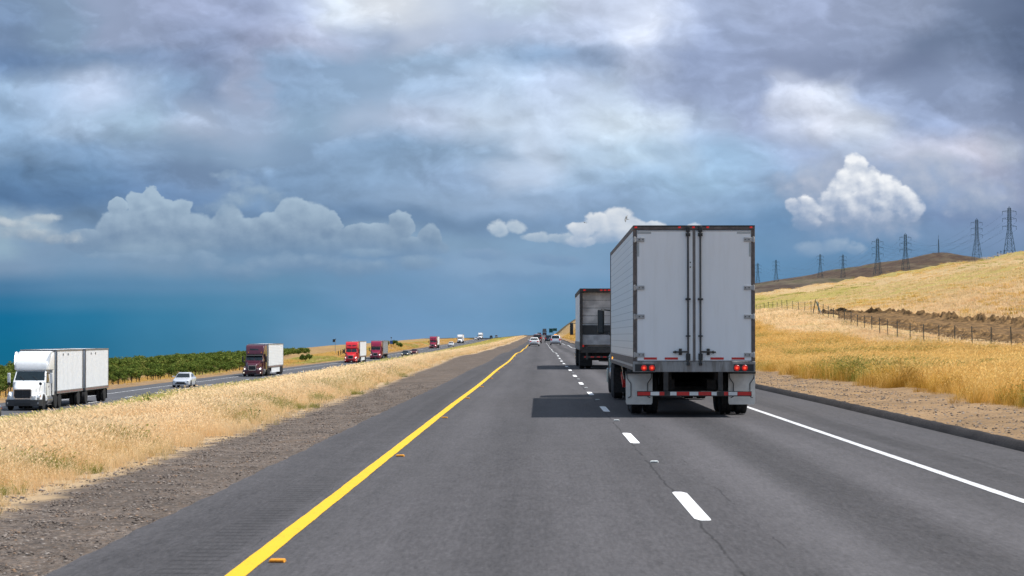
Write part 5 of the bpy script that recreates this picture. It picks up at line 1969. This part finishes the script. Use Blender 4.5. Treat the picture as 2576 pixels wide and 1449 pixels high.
gold = [tuft(60 + i, 42, .66, .22, .007, 'gold_blades', .6, .55, .7) for i in range(5)]
goldB = [tuft(70 + i, 42, .68, .45, .015, 'gold_blades', .6, .55, .7) for i in range(3)]
goldC = [tuft(76 + i, 36, .68, .8, .04, 'gold_blades', .5, .5, .7) for i in range(2)]
low_ = [tuft(80 + i, 34, .36, .4, .018, 'straw_blades', .5, .5) for i in range(3)]
lowC = [tuft(84 + i, 34, .40, 1.0, .06, 'straw_blades', .4, .5) for i in range(2)]
grn2 = [tuft(88 + i, 36, .55, .3, .014, 'green_blades', .4, .45) for i in range(2)]
rust = [tuft(98 + i, 46, .58, .24, .009, 'rust_blades', .3, .7, .4) for i in range(3)]
R_T = gold + goldB + goldC + low_ + lowC + grn2 + rust        # 0-4, 5-7, 8-9, 10-12, 13-14, 15-16, 17-19
p = bands(8.2, 30.5, [(32, 70, 26), (70, 130, 13), (130, 230, 6), (230, 420, 2.4), (420, 900, .6)])
x, y = p[:, 0], p[:, 1]
edge = 8.9 + .9 * vnoise(x * 0, y, 5.0, 21) + .7 * vnoise(x * 0, y, 1.2, 22) - .5 * np.clip((y - 70) / 60, 0, 1)
top = np.interp(y, [30, 100, 140, 180, 255, 900], [31, 27, 24.5, 24, 23, 24]) + 2.5 * (vnoise(x * 0, y, 8, 23) - .5)
keep = (x > edge) & (rng.random(len(x)) < np.clip((x - edge) / .7, .25, 1))
x, y, top = x[keep], y[keep], top[keep]
n = len(x)
idx = np.where(y < 95, rng.integers(0, 5, n), np.where(y < 240, 5 + rng.integers(0, 3, n), 8 + rng.integers(0, 2, n)))
hi = x > top
idx = np.where(hi, np.where(y < 200, 10 + rng.integers(0, 3, n), 13 + rng.integers(0, 2, n)), idx)
gg = (vnoise(x, y * .4, 4.0, 25) > .66) & (rng.random(n) < .7)
idx = np.where(gg & ~hi, 15 + rng.integers(0, 2, n), idx)
near_edge = (x - edge[keep] < 1.3 * vnoise(x * 0, y, 1.4, 27) + .2) | (vnoise(x, y * .5, 2.6, 28) > .76)
idx = np.where(near_edge & ~hi & (rng.random(n) < .7) & (y < 260), 17 + rng.integers(0, 3, n), idx)
sc = rng.uniform(.55, 1.3, n) * (.5 + .25 * vnoise(x, y, 1.3, 29)) * 1.35 * (.65 + .6 * vnoise(x, y * .6, 5.0, 26)) * np.clip((x - edge[keep]) / 1.5 + .5, .5, 1)
scatter('grass', R_T, np.stack([x, y, Z(x, y) - .01], 1), sc, idx, 'tall golden grass between the right kerb and the wire fence', None)

# short dry grass on the slope behind the fence and around the earth track, and along the far verge
p = bands(30, 100, [(110, 300, .8), (300, 600, .22)])
x, y = p[:, 0], p[:, 1]
tx1 = np.interp(y, [60, 150, 200, 235, 250, 262, 264], [49.5, 48.5, 47.5, 44.5, 39.5, 34, 30])
keep = ~((x > 32.6) & (x < tx1 + .3) & (y < 263))
x, y = x[keep], y[keep]
scatter('grass', lowC, np.stack([x, y, Z(x, y) - .02], 1), rng.uniform(.45, .9, len(x)), rng.integers(0, 2, len(x)), 'short dry grass on the slope behind the wire fence')
hillT = [tuft(110, 34, .5, 1.5, .10, 'straw_blades', .4, .5), tuft(111, 34, .5, 1.5, .10, 'tall_blades', .4, .5), tuft(112, 34, .45, 1.5, .10, 'gold_blades', .4, .5), tuft(113, 34, .5, 1.5, .10, 'green_blades', .3, .5)]
p = bands(47, 165, [(200, 420, .30), (420, 800, .14), (800, 1300, .05)])
x, y = p[:, 0], p[:, 1]
tx1 = np.interp(y, [60, 150, 200, 235, 250, 262, 264], [49.5, 48.5, 47.5, 44.5, 39.5, 34, 30])
keep = (x > tx1 + 1.5) & (rng.random(len(x)) < .25 + .9 * vnoise(x, y * .3, 11, 41))
x, y = x[keep], y[keep]
v1_, v2_ = vnoise(x, y * .12, 16, 42), vnoise(x, y * .2, 5, 43)
idx = np.where(v1_ + .35 * v2_ > .86, 1, np.where(v1_ + .35 * v2_ > .70, 0, np.where(v2_ > .42, 2, 0)))
idx = np.where((v1_ > .78) & (v2_ > .5), 3, idx)
scatter('grass', hillT, np.stack([x, y, Z(x, y) - .03], 1), rng.uniform(.35, .75, len(x)), idx, 'patchy dry grass tufts over the wide right-hand slope')
p = bands(-54, -42.5, [(150, 420, .9), (420, 800, .9), (800, 1400, .3)])
x, y = p[:, 0], p[:, 1]
keep = (vnoise(x, y, 6, 31) > .38) | (y > 420)
x, y = x[keep], y[keep]
idx = np.where(vnoise(x, y * .3, 9, 33) > .62, 0, 1) + 0
bankC = [tuft(95, 34, .45, .9, .05, 'gold_blades', .4, .5), tuft(96, 30, .4, .9, .05, 'tall_blades', .4, .5)]
scatter('grass', [bankC[1], bankC[0], bankC[0]], np.stack([x, y, Z(x, y) - .02], 1), rng.uniform(.4, .8, len(x)), idx, 'dry grass along the far verge in front of the orchard')

# a few loose stones on the gravel
st = []
for i in range(4):
    rs = random.Random(i)
    m_ = MB().lathe([(-.5, .05), (-.3, .42), (.1, .5), (.4, .3), (.5, .05)], 7, 0, 'z')
    m_.v = [(vx * rs.uniform(.8, 1.3), vy * rs.uniform(.7, 1.2), vz * .55) for vx, vy, vz in m_.v]
    me = m_.mesh('stone', ['loose_stone'], 0)
    o_ = bpy.data.objects.new('stone', me)
    HID.objects.link(o_)
    st.append(o_)
x = rng.uniform(-6.3, -3.5, 40000)
y = 14 + 70 * rng.random(40000) ** 1.6
keep = rng.random(40000) < np.clip((-3.4 - x) / .8, .05, 1)
x, y = x[keep], y[keep]
z = gravel_z(x, y)
scatter('gravel', st, np.stack([x, y, z], 1), .009 + .028 * rng.random(len(x)) ** 2.6, rng.integers(0, 4, len(x)), 'loose stones on the gravel shoulder left of the road')
x = 7.5 + 2.2 * rng.random(2600)
y = 34 + 60 * rng.random(2600)
scatter('gravel', st, np.stack([x, y, zr(y) + G * y + .10 + .055 * (x - 7.4)], 1), rng.uniform(.015, .06, len(x)), rng.integers(0, 4, len(x)), 'loose stones on the dirt verge right of the kerb')

# ------------------------------------------------------------------ leafy weeds standing in the median grass


def weed(px, py, h, label, seed):
    q = hit(px, py)
    rs = random.Random(seed)
    t = thing('weed_plant', label, 'weed', q, (0, 0, rs.uniform(0, 6)), 'leafy weeds in the median grass')
    st_, lf = MB(), MB()
    for k in range(7):
        a = rs.uniform(0, 6.28)
        l = h * rs.uniform(.55, 1.0)
        b = Vector((math.cos(a) * l * .45, math.sin(a) * l * .45, l))
        st_.bar((0, 0, -.02), b, .012)
        for j in range(9):
            f = rs.uniform(.3, 1.0)
            c = b * f
            aa = rs.uniform(0, 6.28)
            d = Vector((math.cos(aa), math.sin(aa), rs.uniform(-.1, .6))).normalized() * h * rs.uniform(.10, .20)
            sd_ = d.cross(Vector((0, 0, 1))).normalized() * h * .05
            lf.add([c, c + d * .5 + sd_, c + d, c + d * .5 - sd_], [(0, 1, 2, 3)])
    st_.build('stem', 'weed_leaves', t, 0)
    lf.build('leaf', 'weed_leaves', t, 0)


weed(383, 1066, .75, 'leafy green weed low in the straw grass below the silver sedan', 1)
weed(866, 966, .75, 'green weed in the straw grass below the red truck', 2)
weed(925, 950, .7, 'spindly weed in the grass below the crimson truck', 3)
weed(728, 985, .7, 'thin weed in the grass below and right of the maroon truck', 4)
weed(80, 1030, 1.1, 'tall seeding weed in front of the white truck bumper', 5)
weed(140, 1024, 1.0, 'slim upright weed beside the white truck front wheel', 6)
weed(640, 1068, .40, 'bushy green weed at the gravel edge of the median', 7)

# ------------------------------------------------------------------ orchard: young vines/trees in rows on the far side


def crown_mesh(seed, leaves, rx=.95, rz=.62, zc=1.35, size=.13):
    rs = random.Random(seed)
    mb = MB()
    lobes = [(Vector((rs.uniform(-.5, .5) * rx, rs.uniform(-.5, .5) * rx, zc + rs.uniform(-.3, .3) * rz)), rs.uniform(.35, .62)) for _ in range(9)]
    for _ in range(leaves):
        c, r = rs.choice(lobes)
        d = Vector((rs.gauss(0, 1), rs.gauss(0, 1), rs.gauss(0, .8))).normalized() * r * rs.uniform(.55, 1.05)
        c = c + d
        n = (d.normalized() + Vector((rs.gauss(0, .5), rs.gauss(0, .5), rs.gauss(.3, .5)))).normalized()
        a = n.cross(Vector((rs.random(), rs.random(), rs.random()))).normalized()
        b = n.cross(a)
        s = size * rs.uniform(.6, 1.3)
        mb.add([c - a * s, c - b * s * .6, c + a * s, c + b * s * .6], [(0, 1, 2, 3)])
    me = bpy.data.meshes.new('crown')
    me.from_pydata(mb.v, [], mb.f)
    me.materials.append(MATS['vine_leaves'])
    return me


def trunk_mesh(seed):
    rs = random.Random(seed)
    k = (rs.uniform(-.06, .06), rs.uniform(-.06, .06))
    mb = MB().cyl((0, 0, -.1), (k[0], k[1], .75), .065, 7, 0, .05).cyl((k[0], k[1], .75), (k[0] + .05, k[1], 1.1), .05, 7, 0, .03)
    for i in range(4):
        a = i * 1.6 + rs.random()
        mb.cyl((k[0], k[1], .8), (math.cos(a) * .4, math.sin(a) * .4, 1.3), .035, 5, 0, .012)
    return mb.mesh('trunk', ['bark'])


crowns = [crown_mesh(100 + i, 240, .80, .66, 1.42, .12) for i in range(6)]
trunks = [trunk_mesh(200 + i) for i in range(4)]
spots = []
rs = random.Random(5)
for r_i, xr in enumerate(np.arange(-47.4, -79, -3.5)):
    yy = 176.0
    while yy < 700:
        yy += (3.5 if r_i < 2 else 2.4) * rs.uniform(.75, 1.25)
        if yy > np.interp(-xr, [47, 55, 62, 79], [395, 430, 600, 665]) + rs.uniform(-8, 8):
            break
        xx = float(xr) + rs.uniform(-.22, .22)
        if xx / yy < -.34 or rs.random() < .05:
            continue
        spots.append((yy, xx))
spots.sort(key=lambda s: (9e9 if s[1] / s[0] < -.258 else 0) + (s[0] ** 2 + s[1] ** 2) + (abs(s[1]) - 47) * 2600)
for i, (yy, xx) in enumerate(spots[:290]):
    z = float(Z(xx, yy))
    t = thing('orchard_tree', 'small round-crowned green orchard tree in the rows beyond the opposite carriageway', 'tree', (xx, yy, z), (0, 0, rs.uniform(0, 6.28)), 'orchard trees')
    k = rs.uniform(.62, 1.15)
    t.scale = (k * 1.1, k * 1.1, k * rs.uniform(.78, .98))
    inst('trunk', trunks[i % 4], t)
    inst('crown', crowns[rs.randrange(6)], t)
rest = spots[290:]
trees = []
for i in range(5):
    o_ = bpy.data.objects.new('orchard_plant', crown_mesh(300 + i, 150, size=.17))
    HID.objects.link(o_)
    trees.append(o_)
scatter('orchard_rows', trees, [(xx, yy, float(Z(xx, yy))) for yy, xx in rest], [rs.uniform(.6, 1.2) for _ in rest], [rs.randrange(5) for _ in rest], 'deeper rows of the green orchard merging into one dark mass')


def shrub(px, py, d, h, w, label, seed):
    x = d * (px - VPX) / F
    t = thing('shrub', label, 'shrub', (x, d, float(Z(x, d))), (0, 0, 0), 'shrubs along the far verge')
    me = crown_mesh(seed, 500, w, h * .55, h * .55, .22)
    inst('crown', me, t)
    inst('stem', trunks[seed % 4], t)


shrub(968, 880, 668, 2.0, 2.2, 'dark green bush left of the small blue roadside sign', 401)
shrub(990, 880, 690, 2.3, 2.4, 'dark green bush right of the small blue roadside sign', 402)
shrub(1003, 880, 700, 1.5, 1.6, 'lowest small bush sloping down right of the blue sign', 403)
shrub(768, 885, 452, 1.8, 1.9, 'dark bush standing at the far end of the orchard', 404)

# ------------------------------------------------------------------ roadside poles and signs


def verge_pole(px, d, h, label, kind):
    x = d * (px - VPX) / F
    t = thing('roadside_sign' if kind == 'sign' else 'call_box', label, 'sign' if kind == 'sign' else 'call box', (x, d, float(Z(x, d)) - .1))
    MB().cyl((0, 0, 0), (0, 0, h), .06, 8).build('pole', 'galvanised_steel', t)
    if kind == 'sign':
        MB().box(-.62, .02, -.03, .0, h - .75, h - .05).build('sign_panel', 'sign_dark', t)
        MB().box(.02, .18, -.08, .08, h - .12, h + .08).build('cap', 'sign_dark', t)
    else:
        MB().box(-.42, .42, -.05, -.01, h - 2.1, h - 1.1).build('sign_panel', 'sign_blue', t)
        MB().box(-.16, .16, -.12, .14, h - .35, h - .05).build('solar_panel', 'sign_dark', t)
        MB().box(-.14, .14, -.20, -.06, 1.0, 1.45).build('phone_box', 'reflector_yellow', t)


verge_pole(843, 520, 3.6, 'thin pole with a small dark square board at its top', 'sign')
verge_pole(984, 655, 3.9, 'pole with small blue sign and dark lamp on top beside dark bushes', 'call')
# vineyard end posts on the mound
for k, (px, py) in enumerate([(851, 880), (857, 879), (862, 878), (867, 876), (872, 875)]):
    d = 500.0 + 8 * k
    x = d * (px - VPX) / F
    o = MB().box(-.09, .09, -.09, .09, -.2, 1.15).box(-.10, .10, -.10, .10, 1.15, 1.2).build('wooden_post', 'wood_pole', None, bevel=.02, loc=(x, d, float(Z(x, d))))
    tag(o, 'short dark wooden post in the row left of the bright red truck', 'post', 'short posts on the mound')


def guide_sign(px, d, w, h, zb, label):
    x = d * (px - VPX) / F
    t = thing('highway_sign', label, 'sign', (x, d, float(zr(d)) + G * d))
    pn = MB().box(-w / 2, w / 2, -.04, .02, zb, zb + h).build('sign_panel', 'sign_green', t)
    ed = MB()
    e = .05
    for a, b, c, f in ((-w / 2, w / 2, zb, zb + e), (-w / 2, w / 2, zb + h - e, zb + h), (-w / 2, -w / 2 + e, zb + e, zb + h - e), (w / 2 - e, w / 2, zb + e, zb + h - e)):
        ed.box(a, b, -.05, -.041, c, f)
    ed.build('border', 'plate_white', pn)
    for s in (-1, 1):
        MB().box(s * w * .3 - .06, s * w * .3 + .06, .021, .14, -.5, zb + h).build('post', 'wood_pole', t)


guide_sign(1386, 1420, 2.5, 2.7, 1.6, 'tall green highway sign right of the distant grey truck')
guide_sign(1396, 1390, 2.6, 1.8, 2.6, 'wider green highway sign next to the hillside')
guide_sign(1387, 1000, 1.3, .5, .3, 'low small green board under the green highway signs')

# ------------------------------------------------------------------ wire fence
fy = [118.0]
while fy[-1] < 430:
    fy.append(fy[-1] + (6.1 if fy[-1] < 250 else 7.6))


def fx(y):
    return float(np.interp(y, [100, 180, 250, 300, 430], [29.4, 29.2, 32.0, 33.0, 36.0]))


ft = thing('wire_fence', 'wire fence on thin dark steel posts across the grassy slope', 'fence', (fx(118), 118, float(Z(fx(118), 118))))
o0 = Vector(ft.location)
pmesh = MB().box(-.026, .026, -.024, .024, -.3, 1.5).box(-.03, -.005, -.045, -.031, .1, 1.4).mesh('post', ['fence_post_steel'], 0)
tops = []
for y in fy:
    x = fx(y)
    b = Vector((x, y, float(Z(x, y))))
    tops.append(b)
    inst('post', pmesh, ft, b - o0, (random.uniform(-.03, .03), random.uniform(-.03, .03), random.random()))
for hgt in (.25, .55, .85, 1.12, 1.38):
    mb = MB()
    for a, b in zip(tops[:-1], tops[1:]):
        mb.bar(a - o0 + Vector((0, 0, hgt)), b - o0 + Vector((0, 0, hgt)), .014)
    mb.build('wire', 'fence_wire_steel', ft, 0)
x, y = fx(254), 254.0
t = thing('brace_board', 'teal and white leaning board fixed to a fence post at the track end', 'marker', (x - .1, y - .5, float(Z(x, y))))
MB().bar((.1, 0, 1.55), (.62, 0, .02), .26, .07).build('board', 'marker_white', t)
MB().bar((.06, -.05, 1.5), (.40, -.05, .45), .16, .02).build('panel', 'marker_teal', t)
MB().bar((-.05, .02, 1.75), (-.35, .05, 0), .09).build('strut', 'fence_post_steel', t)

# ------------------------------------------------------------------ pylons on the hills


def pylon_parts():
    mb = MB()
    hw = lambda z: np.interp(z, [0, 20, 36], [3.6, 1.15, .85])
    w = .25
    zs = [0, 5, 9.5, 13.5, 17, 20, 22.7, 25.4, 28, 30.6, 33.2, 35]
    for a, b in ((1, 1), (1, -1), (-1, 1), (-1, -1)):
        for z0, z1 in zip(zs[:-1], zs[1:]):
            mb.bar((a * hw(z0), b * hw(z0), z0), (a * hw(z1), b * hw(z1), z1), w)
    for i, (z0, z1) in enumerate(zip(zs[:-1], zs[1:])):
        h0, h1 = hw(z0), hw(z1)
        for s in (-1, 1):
            mb.bar((-h0, s * h0, z0), (h1, s * h1, z1), .12)
            mb.bar((h0, s * h0, z0), (-h1, s * h1, z1), .12)
            mb.bar((s * h0, -h0, z0), (s * h1, h1, z1), .12)
            mb.bar((-h1, s * h1, z1), (h1, s * h1, z1), .12)
            mb.bar((s * h1, -h1, z1), (s * h1, h1, z1), .12)
    for s in (-1, 1):
        mb.bar((s * .8, 0, 35), (0, 0, 36.2), .22)
    mast = mb.mesh('lattice_mast', ['tower_steel'], 0)
    arm = MB()
    for s in (-1, 1):
        arm.bar((s * .9, -.4, 0), (s * 5.2, 0, 1.0 - .6), .16)
        arm.bar((s * .9, .4, 0), (s * 5.2, 0, 1.0 - .6), .16)
        arm.bar((s * .9, 0, 1.5), (s * 5.2, 0, .45), .16)
        arm.bar((s * 2.9, 0, .2), (s * 2.9, 0, 1.0), .14)
    arm = arm.mesh('crossarm', ['tower_steel'], 0)
    ins = MB().lathe([(0, .05), (-.3, .16), (-.6, .08), (-.9, .16), (-1.2, .08), (-1.5, .16), (-2.0, .12), (-2.3, .03)], 8, 0, 'z').mesh('insulator', ['tower_steel'], 0)
    return mast, arm, ins


mast, arm, ins = pylon_parts()
PYL = [(2538, 1550, 36, 'tallest pylon standing on the near slope at the right frame edge'),
       (2456, 1880, 36, 'second tallest pylon behind the slope beside the three small poles'),
       (2277, 1900, 36, 'pylon nearest left of the slim radio mast'),
       (2207, 1950, 36.5, 'pylon standing at the crest line third from the radio mast towards the trailer'),
       (2120, 3000, 35, 'small distant pylon on the right of the middle pair'),
       (2063, 3100, 35, 'small distant pylon on the left of the middle pair'),
       (1952, 3300, 37.5, 'tiny far pylon second from the large trailer'),
       (1906, 3350, 37.5, 'tiny far pylon closest to the large trailer edge')]
BASE = {2538: 646, 2456: 654, 2277: 690, 2207: 700, 2120: 703, 2063: 700, 1952: 715, 1906: 722}
PYL[3] = (2207, 1950, 36.5, 'pylon left of the pylon that is nearest the radio mast')
pyl = {}
for px, d, h, lb in PYL:
    x = d * (px - VPX) / F
    z = EYE + d * (HOR - BASE[px]) / F
    t = thing('pylon', lb, 'pylon', (x, d, z - .5), (0, 0, R(8)), 'power line pylons on the hills')
    t.scale = (h / 36.2,) * 3
    inst('lattice_mast', mast, t)
    for zz in (21.6, 27.0, 32.2):
        a = inst('crossarm', arm, t, (0, 0, zz))
        for s in (-1, 1):
            inst('insulator', ins, a, (s * 5.1, 0, .3))
    pyl[px] = (Vector((x, d, z - .5)), h / 36.2)
bpy.context.view_layer.update()


def conductors(keys, label):
    for lev in (21.6, 27.0, 32.2):
        for s in (-1, 1):
            mb = MB()
            pts = []
            for k in keys:
                b, f = pyl[k]
                off = Vector((s * 5.1 * f * math.cos(R(8)), s * 5.1 * f * math.sin(R(8)), (lev - 2.0) * f))
                pts.append(b + off)
            o0 = pts[0]
            for a, b in zip(pts[:-1], pts[1:]):
                n = 14
                prev = a
                for i in range(1, n + 1):
                    t = i / n
                    q = a.lerp(b, t) - Vector((0, 0, 1)) * 4 * t * (1 - t) * 12
                    mb.bar(prev - o0, q - o0, .05)
                    prev = q
            o = mb.build('power_cable', 'tower_steel', None, 0, loc=o0)
            tag(o, label, 'power cable', 'power cables between the pylons')


conductors([2538, 2277, 2120, 1952], 'thin sagging power cable strung along the pylon line with the tallest pylon')
conductors([2456, 2207, 2063, 1906], 'thin sagging power cable strung along the pylon line with the second tallest pylon')

# radio mast with its hut, and three wooden poles
d = 3550.0
x = d * (2360 - VPX) / F
z = EYE + d * (HOR - 641) / F
t = thing('radio_mast', 'slim radio mast with a dark hut on the far hilltop', 'mast', (x, d, z - 1))
mm = MB()
for a, b in ((0, 1), (.87, -.5), (-.87, -.5)):
    mm.bar((a * 1.4, b * 1.4, 0), (a * .35, b * .35, 26), .4)
for k in range(10):
    z0, z1 = k * 2.6, (k + 1) * 2.6
    f0, f1 = 1.4 - 1.05 * z0 / 26, 1.4 - 1.05 * z1 / 26
    mm.bar((.87 * f0, -.5 * f0, z0), (-.87 * f1, -.5 * f1, z1), .22)
    mm.bar((-.87 * f0, -.5 * f0, z0), (.87 * f1, -.5 * f1, z1), .22)
mm.build('lattice_mast', 'tower_steel', t, 0)
MB().cyl((0, 0, 25), (0, 0, 33), .22, 6).build('antenna', 'tower_steel', t)
hu = MB().box(-9.5, -1.8, -3, 3, 0, 3.2).prism([(-9.9, 3.2), (-1.4, 3.2), (-1.4, 3.5), (-9.9, 3.9)], 'y', -3.3, 3.3)
hu.build('hut', 'sign_dark', t, 0)
for k, (px, y0, y1) in enumerate([(2508, 635, 652), (2516, 631, 650), (2525, 630, 648)]):
    d = 1500.0 + 20 * k
    x = d * (px - VPX) / F
    z = EYE + d * (HOR - y1) / F
    h = d * (y1 - y0) / F
    t = thing('utility_pole', ['short wooden pole farthest left of the tallest pylon foot', 'middle wooden pole left of the tallest pylon foot', 'wooden pole closest to the tallest pylon foot'][k], 'pole', (x, d, z - 1), (0, 0, 0), 'short poles by the tallest pylon')
    MB().cyl((0, 0, 0), (0, 0, h + 1), .17, 8, 0, .13).build('pole', 'wood_pole', t)
    MB().box(-.7, .7, -.08, .08, h + .4, h + .6).build('crossarm', 'wood_pole', t)


# ------------------------------------------------------------------ birds


def bird(px, py, d, span, bank, yaw, label):
    x, z = d * (px - VPX) / F, EYE + d * (HOR - py) / F
    t = thing('bird', label, 'bird', (x, d, z), (0.1, bank, yaw), 'birds in the air')
    s = span / 2
    b = MB()
    secs = []
    for yy, r_ in ((.42, .01), (.36, .05), (.25, .07), (.0, .11), (-.25, .08), (-.42, .05), (-.6, .07), (-.62, .01)):
        secs.append([(r_ * s * math.cos(a) * (1 if yy > -.5 else 1.5), yy * s, r_ * s * math.sin(a) * (1 if yy > -.5 else .2)) for a in [k * math.pi / 4 for k in range(8)]])
    b.loft(secs)
    for q in (-1, 1):
        w = []
        for u, lead, trail, up in ((.0, .2, -.16, .03), (.45, .26, -.12, .22), (.8, .12, -.12, .16), (1.0, -.06, -.12, .10)):
            w.append([(q * u * s, lead * s, up * s), (q * u * s, trail * s, up * s), (q * u * s, trail * s, (up - .02) * s), (q * u * s, lead * s, (up - .03) * s)])
        b.loft(w)
    b.build('body', 'bird_grey', t, 30)


bird(1576, 551, 70, .32, R(-48), R(70), 'pale grey bird gliding just above the near trailer roof')
bird(1630 - 4 - 1, 560, 90, .01 + .12, R(10), R(20), 'speck of a bird beside the larger one above the trailer') if False else None
bird(1471, 560, 110, .26, R(15), R(40), 'tiny dark bird above the second truck in front of the cloud')
